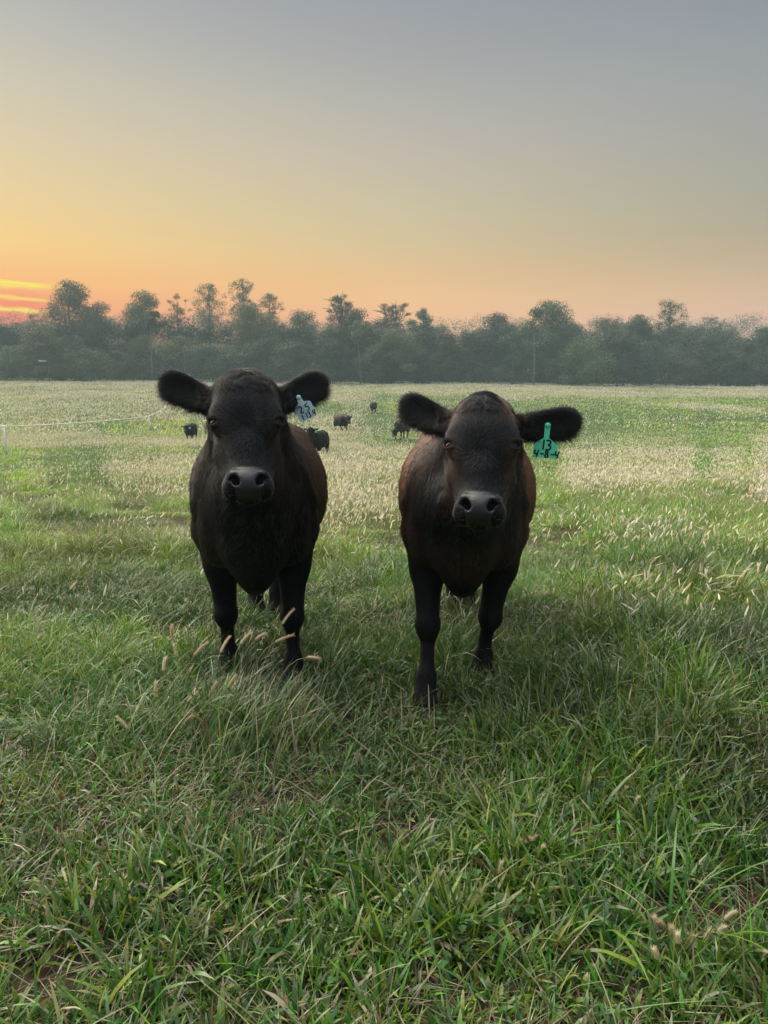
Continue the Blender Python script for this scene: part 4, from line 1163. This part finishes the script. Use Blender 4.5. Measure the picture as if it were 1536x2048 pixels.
def leg_clear(x, y):
    f = np.ones(len(x))
    for lx, ly in LEGS: f = np.minimum(f, 1 - .42 * np.exp(-((x - lx) ** 2 + (y - ly + .12) ** 2) / .15 ** 2))
    return f
LEGS = [(-.63, 2.9), (-.38, 3.02), (.20, 2.78), (.39, 3.0)]
def build_grass():
    r = np.random.default_rng(3)
    parts = []
    # --- close: short broad blades, fine arching blades, dead thatch
    n = 250000
    x, y, az, hk, hue = tufted(n, .75, 5.6, r, 14, .045, .35)
    keep = r.random(n) > .94 * bareness(x, y); 
    tall = fbm(x, y, .55, 15, 3)
    right = smooth(-.3, .5, x) * smooth(1.7, 2.3, y)
    x, y, az, hk, hue, tall, right = (q[keep] for q in (x, y, az, hk, hue, tall, right)); n = len(x)
    h = (.048 + .062 * smooth(.40, .70, tall) + .02 * smooth(2.0, 3.5, y)) * hk * (1 + .45 * right) * r.uniform(.6, 1.3, n) * leg_clear(x, y)
    c = tone(x, y, r, .025) * (1 + .12 * hue[:, None] * np.array([[1, .4, -.4]]))
    parts.append(blade_mesh(x, y, h, r.uniform(.0034, .0086, n) * np.where(r.random(n) < .5, 1.15, .7) * (1 + .3 * smooth(2.6, 1.8, y)), az, np.abs(r.normal(.45, .38, n)), r.uniform(.1, 1.4, n), c, 4, r, None, .6, r.random(n) ** 3))
    n = 115000
    x, y, az, hk, hue = tufted(n, .75, 6.0, r, 26, .035, .25)
    lf = .30 + .9 * smooth(1.6, 2.6, y) * smooth(.38, .62, fbm(x, y, .8, 18, 3) + .12 * smooth(-.2, .8, x))
    keep = (r.random(n) < lf) & (r.random(n) > .9 * bareness(x, y))
    x, y, az, hk, hue = (q[keep] for q in (x, y, az, hk, hue)); n = len(x)
    az = az + .0
    h = (.045 + .115 * smooth(.35, .75, fbm(x, y, .7, 19, 2))) * (1 + .3 * smooth(-.2, .6, x)) * hk * r.uniform(.6, 1.35, n) * leg_clear(x, y)
    c = tone(x, y, r, .08) * (1 + .12 * hue[:, None] * np.array([[1, .4, -.4]]))
    parts.append(blade_mesh(x, y, h, r.uniform(.0016, .0034, n), az, np.abs(r.normal(.25, .25, n)), r.uniform(.4, 2.0, n), c, 5, r, None, .6, r.random(n) ** 2))
    n = 75000
    x, y = spots(n, .75, 6.0, r); m = r.random(n) < .35 + .65 * np.maximum(bareness(x, y), smooth(.5, .68, fbm(x, y, 1.1, 8, 3)))
    x, y = x[m], y[m]; n = len(x)
    c = np.where(r.random((n, 1)) < .55, PALA['straw'], PALA['brown']) * r.uniform(.35, 1.0, (n, 1))
    parts.append(blade_mesh(x, y, r.uniform(.03, .14, n), r.uniform(.0014, .0034, n), r.uniform(0, 6.28, n), r.uniform(.95, 1.5, n), r.normal(.1, .3, n), c, 3, r, ground_z(x, y) + r.uniform(0, .02, n)))
    # long stray blades and seed stalks that lie over the sward
    n = 2600
    x, y = spots(n, 1.0, 6.0, r)
    c = np.where(r.random((n, 1)) < .5, PALA['straw'] * .8, PALA['blue'] * 1.3) * r.uniform(.6, 1.3, (n, 1))
    parts.append(blade_mesh(x, y, r.uniform(.12, .30, n), r.uniform(.0016, .0042, n), r.uniform(0, 6.28, n), r.uniform(.3, 1.1, n), r.uniform(.2, 1.2, n), c, 7, r))
    # tall growth in front of the left calf's legs
    n = 1000
    x = r.normal(-.60, .22, n) + .08; y = r.normal(2.44, .13, n)
    c = tone(x, y, r, .12)
    parts.append(blade_mesh(x, y, r.uniform(.08, .28, n), r.uniform(.0016, .0042, n), r.normal(.5, .9, n), np.abs(r.normal(.25, .2, n)), r.uniform(.3, 1.3, n), c, 6, r, None, .5, r.random(n) ** 2))
    for lx, ly in LEGS[:2]:
        n = 150
        x = r.normal(lx, .07, n); y = r.normal(ly - .12, .05, n)
        parts.append(blade_mesh(x, y, r.uniform(.05, .13, n), r.uniform(.0018, .004, n), r.uniform(0, 6.28, n), np.abs(r.normal(.25, .2, n)), r.uniform(.3, 1.3, n), tone(x, y, r, .2), 5, r))
    # --- middle distance
    n = 390000
    x, y, az, hk, hue = tufted(n, 5.4, 15.5, r, 34, .10, .22)
    tall = fbm(x, y, 1.0, 15, 3)
    h = (.045 + .20 * smooth(.42, .64, tall)) * hk * r.uniform(.6, 1.3, n)
    c = tone(x, y, r, .20) * (1 + .13 * hue[:, None] * np.array([[1, .4, -.4]]))
    parts.append(blade_mesh(x, y, h, r.uniform(.003, .0065, n), az, np.abs(r.normal(.3, .25, n)), r.uniform(.2, 1.7, n), c, 3, r, None, .6, r.random(n) ** 2))
    # --- far pasture
    n = 390000
    x, y, az, hk, hue = tufted(n, 15, 46, r, 26, .30, .3)
    tall = fbm(x, y, 3.5, 15, 3)
    h = (.08 + .14 * smooth(.42, .66, tall)) * hk * (1 - .6 * grazed(x, y)) * r.uniform(.6, 1.3, n)
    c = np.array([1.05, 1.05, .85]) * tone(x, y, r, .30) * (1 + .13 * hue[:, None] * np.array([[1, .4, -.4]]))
    parts.append(blade_mesh(x, y, h, r.uniform(.008, .018, n), az, np.abs(r.normal(.3, .25, n)), r.uniform(.2, 1.5, n), c, 2, r))
    n = 380000
    x, y, az, hk, hue = tufted(n, 45, 143, r, 22, .8, .3)
    tall = fbm(x, y, 9, 15, 3)
    h = (.12 + .20 * smooth(.42, .66, tall)) * hk * (1 - .6 * grazed(x, y)) * r.uniform(.6, 1.3, n)
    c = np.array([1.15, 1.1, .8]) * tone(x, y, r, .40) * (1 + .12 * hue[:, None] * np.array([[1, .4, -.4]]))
    parts.append(blade_mesh(x, y, h, r.uniform(.03, .07, n), az, np.abs(r.normal(.3, .25, n)), r.uniform(.2, 1.3, n), c, 2, r))
    V, Q, c = join(parts)
    tag(mesh_np("meadow_grass", V, Q, c, True, M_GRASS, None, None, 'FACE'), kind='stuff')

def spindle(base, dirv, L, rad, colr, k=4, r=None):
    """plump seed heads: rings of k points; base, dirv (n,3)"""
    n = len(base)
    up = np.where(np.abs(dirv[:, 2:]) > .9, np.array([[1., 0, 0]]), np.array([[0, 0, 1.]]))
    u = np.cross(dirv, up); u /= np.linalg.norm(u, axis=1)[:, None]; v = np.cross(dirv, u)
    ts, rs = [0, .18, .7, 1.0], [.25, 1, .8, .12]
    a = np.arange(k) * 2 * math.pi / k
    ring = np.cos(a)[None, :, None] * u[:, None] + np.sin(a)[None, :, None] * v[:, None]
    V = np.stack([base[:, None] + dirv[:, None] * (L * t)[:, None, None] + ring * (rad * q)[:, None, None] for t, q in zip(ts, rs)], 1)
    b = (np.arange(n) * 4 * k)[:, None, None] + (np.arange(3) * k)[None, :, None]; j = np.arange(k)[None, None]; j2 = (j + 1) % k
    Q = np.stack(np.broadcast_arrays(b + j, b + j2, b + k + j2, b + k + j), -1).reshape(-1, 4)
    return V.reshape(-1, 3), Q, np.repeat(colr, 3 * k, 0)

def build_foxtails():
    r = np.random.default_rng(8)
    heads, stems = [], []
    def sow(n, y0, y1, hgt, L, rad, stem, k, pmin=.0, seg=3):
        x, y = spots(n, y0, y1, r)
        m = r.random(n) < np.maximum(fox_density(x, y), pmin) * (.55 + .45 * r.random(n))
        x, y = x[m], y[m]; n = len(x)
        # heads stand in small groups
        x = x + r.normal(0, .03, n); y = y + r.normal(0, .03, n)
        h = hgt * r.uniform(.6, 1.25, n); az = r.normal(.6, 1.3, n); th = np.abs(r.normal(.25, .22, n))
        z = ground_z(x, y)
        d = np.stack([np.cos(az) * np.sin(th), np.sin(az) * np.sin(th), np.cos(th)], 1)
        base = np.stack([x, y, z], 1) + d * h[:, None]
        th2 = th + np.abs(r.normal(.25, .3, n)); d2 = np.stack([np.cos(az) * np.sin(th2), np.sin(az) * np.sin(th2), np.cos(th2)], 1)
        c = np.array([.90, .86, .74])[None] * r.uniform(.65, 1.15, (n, 1)) * np.where(r.random((n, 1)) < .2, np.array([[.95, .86, .72]]), 1)
        c = np.where(r.random((n, 1)) < .15, np.array([[.42, .46, .24]]), c)
        heads.append(spindle(base, d2, L * r.uniform(.6, 1.3, n), rad * r.uniform(.7, 1.25, n), c, k))
        if stem:
            stems.append(blade_mesh(x, y, h * 1.02, np.full(n, stem), az, th, np.zeros(n), np.array([.22, .24, .10])[None] * r.uniform(.6, 1.3, (n, 1)), seg, r))
    sow(38000, 3.3, 9, .25, .048, .0042, .0016, 6, .015)
    sow(60000, 8, 17, .28, .056, .0058, .0022, 5, .05)
    sow(200000, 16, 46, .28, .072, .0092, .0, 4, .06)
    sow(330000, 44, 146, .35, .16, .024, .0, 3, .10)
    def extra(n, y0, y1, m_):
        global fox_density
        f0 = fox_density; fox_density = m_
        sow(n, y0, y1, .24, .050, .0043, .0015, 6)
        fox_density = f0
    extra(5200, 3.3, 7.0, lambda x, y: smooth(.35, 1.1, x) * (.12 + .88 * smooth(.45, .6, fbm(x, y, .9, 51, 2))))
    V, Q, c = join(heads)
    tag(mesh_np("foxtail_seed_heads", V, Q, c, True, M_SEED, None, None, 'FACE'), kind='stuff')
    V, Q, c = join(stems)
    tag(mesh_np("foxtail_stalks", V, Q, c, True, M_GRASS, None, None, 'FACE'), kind='stuff')

# --- foxtail clumps near enough to count their heads
def foxtail_clump(label, root_px, heads, Y, rng_seed, L=.055, arch=.0, pale=1.0, leaves=14, fuzz=True):
    r = np.random.default_rng(rng_seed)
    rx = at(*root_px, Y)[0]; g = float(ground_z(rx, Y))
    o = np.array([rx, Y, g]); root = empty("foxtail_clump", o); tag(root, label, "grass clump", "foxtail clumps in the foreground")
    st = []
    for (px, py, lean) in heads:
        hd = at(px, py, Y + r.uniform(-.10, .06))
        hd[2] = max(hd[2], ground_z(hd[0], hd[1]) + .06)
        b = o + np.array([r.normal(0, .035), r.normal(0, .03), -.01])
        b[0] = b[0] + (hd[0] - o[0]) * .45
        dirv = np.array([math.sin(R(lean)), r.normal(0, .25) - .1, math.cos(R(lean))]); dirv /= np.linalg.norm(dirv)
        LL = L * r.uniform(.8, 1.25)
        hb = hd - dirv * LL * .5
        dist = np.linalg.norm(hb - b)
        t = np.linspace(0, 1, 9)[:, None]
        c1 = b + np.array([0, 0, dist * .4]); c2 = hb - dirv * dist * .35
        p = (1 - t) ** 3 * b + 3 * (1 - t) ** 2 * t * c1 + 3 * (1 - t) * t * t * c2 + t ** 3 * hb
        mb = MB(); mb.tube(p - o, np.linspace(.0013, .0008, 9), 5)
        st.append(mb)
        # head: plump core and a coat of bristles
        n = 9; tt = np.linspace(0, 1, n)
        bend = np.array([math.cos(R(lean)), 0, -math.sin(R(lean))]) * (LL * (.25 + arch) * (1 if lean >= 0 else -1))
        q = hb + dirv * (tt * LL)[:, None] + bend * (tt ** 2)[:, None] * .5
        rad = .0042 * np.interp(tt, [0, .12, .6, .9, 1], [.4, 1, .95, .6, .15])
        core = MB(); core.tube(q - o, rad, 8)
        nb = 260
        s = r.random(nb); cpt = np.stack([np.interp(s, tt, q[:, a]) for a in range(3)], 1)
        dv = r.normal(size=(nb, 3)); dv -= dirv * (dv @ dirv)[:, None]; dv /= np.linalg.norm(dv, axis=1)[:, None]
        bd = dv * .8 + dirv * .9; bd /= np.linalg.norm(bd, axis=1)[:, None]
        bl = r.uniform(.005, .010, nb)[:, None]; sd = np.cross(bd, dirv); sd /= np.linalg.norm(sd, axis=1)[:, None] + 1e-9
        b0 = cpt + dv * .003 - o
        BV = np.stack([b0 - sd * .0005, b0 + sd * .0005, b0 + bd * bl], 1).reshape(-1, 3)
        core.add(BV, None, np.arange(nb * 3).reshape(-1, 3))
        sh = core.build("seed_head", M_HEADS[int(r.integers(0, 3))] if pale < 1.2 else M_HEADS[0], root)
    for mb in st: mb.build("stem", M_STEM, root)
    if leaves:
        n = leaves
        x = rx + r.normal(0, .06, n); y = Y + r.normal(0, .05, n)
        V, Q, c = blade_mesh(x, y, r.uniform(.15, .34, n), r.uniform(.004, .009, n), r.uniform(0, 6.28, n), r.uniform(.15, .5, n), r.uniform(.4, 1.4, n), tone(x, y, r, .05), 7, r)
        mesh_np("leaf_blades", V - o, Q, c, True, M_GRASS, root, None, 'FACE')

def head_mat(name, c):
    m, t, out = mat_new(name)
    p = principled(t, Base_Color=(*c, 1), Roughness=.7)
    tr = t.add('ShaderNodeBsdfTranslucent'); tr.inputs[0].default_value = (*[min(1, v * 1.1) for v in c], 1)
    mx = t.add('ShaderNodeMixShader'); mx.inputs[0].default_value = .4
    t.l.new(p.outputs[0], mx.inputs[1]); t.l.new(tr.outputs[0], mx.inputs[2]); t.l.new(mx.outputs[0], out.inputs[0])
    return m
M_HEADS = [head_mat("pale foxtail head", (.74, .67, .50)), head_mat("straw foxtail head", (.68, .58, .40)), head_mat("tan foxtail head", (.62, .50, .33))]
M_STEM = simple_mat("dry grass stem", (.24, .24, .10), .5, .4, .2, 40)

def build_clumps():
    foxtail_clump("foxtail clump with tan seed heads in front of the left calf's legs", (440, 1500),
                  [(343, 1262, 0), (352, 1300, -5), (327, 1328, 4), (310, 1378, 2), (400, 1296, 38), (448, 1288, 22), (520, 1272, 42), (574, 1232, 32), (568, 1275, 62), (424, 1378, 20)], 2.50, 1, .058, 0, 1, 26)
    foxtail_clump("bent foxtail clump drooping left before the left calf's hooves", (470, 1500),
                  [(626, 1314, 72), (462, 1362, 25), (386, 1392, 30), (378, 1436, 40), (398, 1428, 25), (246, 1444, -40), (490, 1275, 35)], 2.42, 2, .052, 0, 1, 22)
    foxtail_clump("pale arching foxtail heads in a tangle at the right side of the field", (1455, 1265),
                  [(1410, 1150, -40), (1430, 1165, 55), (1447, 1150, 60), (1440, 1180, 75), (1455, 1172, 68), (1470, 1185, 50), (1475, 1160, 5), (1490, 1140, 15), (1515, 1135, 10), (1455, 1205, 60), (1500, 1180, 35), (1520, 1210, 40), (1425, 1190, -20), (1468, 1150, 70)], 4.15, 3, .085, .35, 1.3, 20)
    foxtail_clump("small foxtail clump with yellowish heads at the lower right centre", (1055, 1900),
                  [(1064, 1727, 20), (1050, 1766, 22), (1078, 1766, 24), (998, 1800, 0), (1045, 1806, 30), (1028, 1864, 28)], 1.72, 4, .030, 0, 1, 14)
    foxtail_clump("short foxtail clump with tan heads beside the bare soil at the lower right", (1370, 2040),
                  [(1310, 1886, -18), (1340, 1932, -10), (1350, 1967, -8), (1308, 1970, -15), (1375, 1992, 0), (1405, 1985, 8), (1428, 1990, 20), (1448, 1945, 25), (1320, 1900, -25)], 1.44, 5, .030, 0, 1, 20)
    foxtail_clump("two lone pale foxtail heads in green grass at the right", (1258, 1760),
                  [(1245, 1610, 10), (1268, 1665, 2)], 2.0, 6, .032, 0, 1, 12)

# --- a broad-leaved weed and clover
M_WEED = attr_mat("broad weed leaves", .65, .15, .25, (1.2, 1.3, .7))
def leaf_set(pts, dirs, ups, L, W, colr):
    """simple folded oval leaves"""
    V, Q = [], []
    prof = [(0, .05), (.2, .75), (.5, 1), (.8, .6), (1, .04)]
    for i, (p, d, u) in enumerate(zip(pts, dirs, ups)):
        d = d / np.linalg.norm(d); s = np.cross(d, u); s /= np.linalg.norm(s); nn = np.cross(s, d)
        b = len(V)
        for t, q in prof:
            c = p + d * L[i] * t - nn * (.18 * L[i] * t * t)
            V += [c - s * W[i] * q * .5 + nn * W[i] * q * .16, c, c + s * W[i] * q * .5 + nn * W[i] * q * .16]
        for k in range(4):
            for j in (0, 1): Q.append([b + 3 * k + j, b + 3 * k + j + 1, b + 3 * k + j + 4, b + 3 * k + j + 3])
    return np.array(V), np.array(Q), np.repeat(np.asarray(colr), 8, 0)
def build_weeds():
    r = np.random.default_rng(21)
    for lb, (px, py), Y, n in (("low broad-leaved weed with pale upper leaves at the left edge", (70, 1545), 2.32, 46), ("smaller broad-leaved weed right of the bigger one at the left", (118, 1540), 2.30, 26)):
        rx = at(px, py, Y)[0]; g = float(ground_z(rx, Y)); o = np.array([rx, Y, g])
        root = empty("broadleaf_weed", o); tag(root, lb, "weed")
        mb = MB(); P_, D_, U_ = [], [], []
        for s in range(5):
            a = r.uniform(0, 6.28); h = r.uniform(.08, .17); b = np.array([math.cos(a) * .09, math.sin(a) * .05, h])
            mb.tube([[0, 0, 0], b * .5 + [0, 0, .02], b], [.0028, .002, .0012], 6)
            for k in range(n // 5):
                t = r.uniform(.35, 1.0); p = b * t; aa = k * 2.4
                P_.append(p); D_.append(np.array([math.cos(aa), math.sin(aa), r.uniform(-.1, .7)])); U_.append(np.array([0, 0, 1.]) + r.normal(0, .2, 3))
        mb.build("stem", M_STEM, root)
        m = len(P_); V, Q, c = leaf_set(P_, D_, U_, r.uniform(.02, .042, m), r.uniform(.010, .019, m), np.array([.085, .14, .05])[None] * r.uniform(.7, 1.5, (m, 1)))
        mesh_np("foliage", V, Q, c, True, M_WEED, root, None, 'FACE')
    P_, D_, U_, L_ = [], [], [], []
    for cx, cy, sp, k in ((.27, 2.45, .12, 70), (.40, 1.55, .14, 22), (.15, 1.45, .12, 14), (-.1, 1.75, .3, 26), (.8, 1.45, .2, 12), (.7, 3.2, .3, 40)):
        for _ in range(k):
            x, y = cx + r.normal(0, sp), cy + r.normal(0, sp * .7); h = r.uniform(.02, .06); a0 = r.uniform(0, 6.28)
            for q in range(3):
                a = a0 + q * 2.094
                P_.append(np.array([x, y, float(ground_z(x, y)) + h])); D_.append(np.array([math.cos(a), math.sin(a), .25])); U_.append(np.array([0, 0, 1.])); L_.append(r.uniform(.010, .016))
    m = len(P_); L_ = np.array(L_)
    V, Q, c = leaf_set(P_, D_, U_, L_, L_ * 1.0, np.array([.055, .13, .035])[None] * r.uniform(.7, 1.3, (m, 1)))
    tag(mesh_np("clover", V, Q, c, True, M_WEED, None, None, 'FACE'), kind='stuff')

if DO['grass']:
    build_grass(); build_foxtails(); build_clumps(); build_weeds()

# ------------------------------------------------------------------ morning haze
def haze():
    m, t, out = mat_new("haze")
    v = t.add('ShaderNodeVolumePrincipled')
    v.inputs['Color'].default_value = (.54, .70, .75, 1); v.inputs['Density'].default_value = .0010; v.inputs['Anisotropy'].default_value = 0.0
    t.l.new(v.outputs[0], out.inputs['Volume'])
    mb = MB(); mb.box([0, 190, 10.0], (440, 260, 15.0))
    o = mb.build("haze", m, None, False); tag(o, kind='stuff')
if DO['haze']: haze()
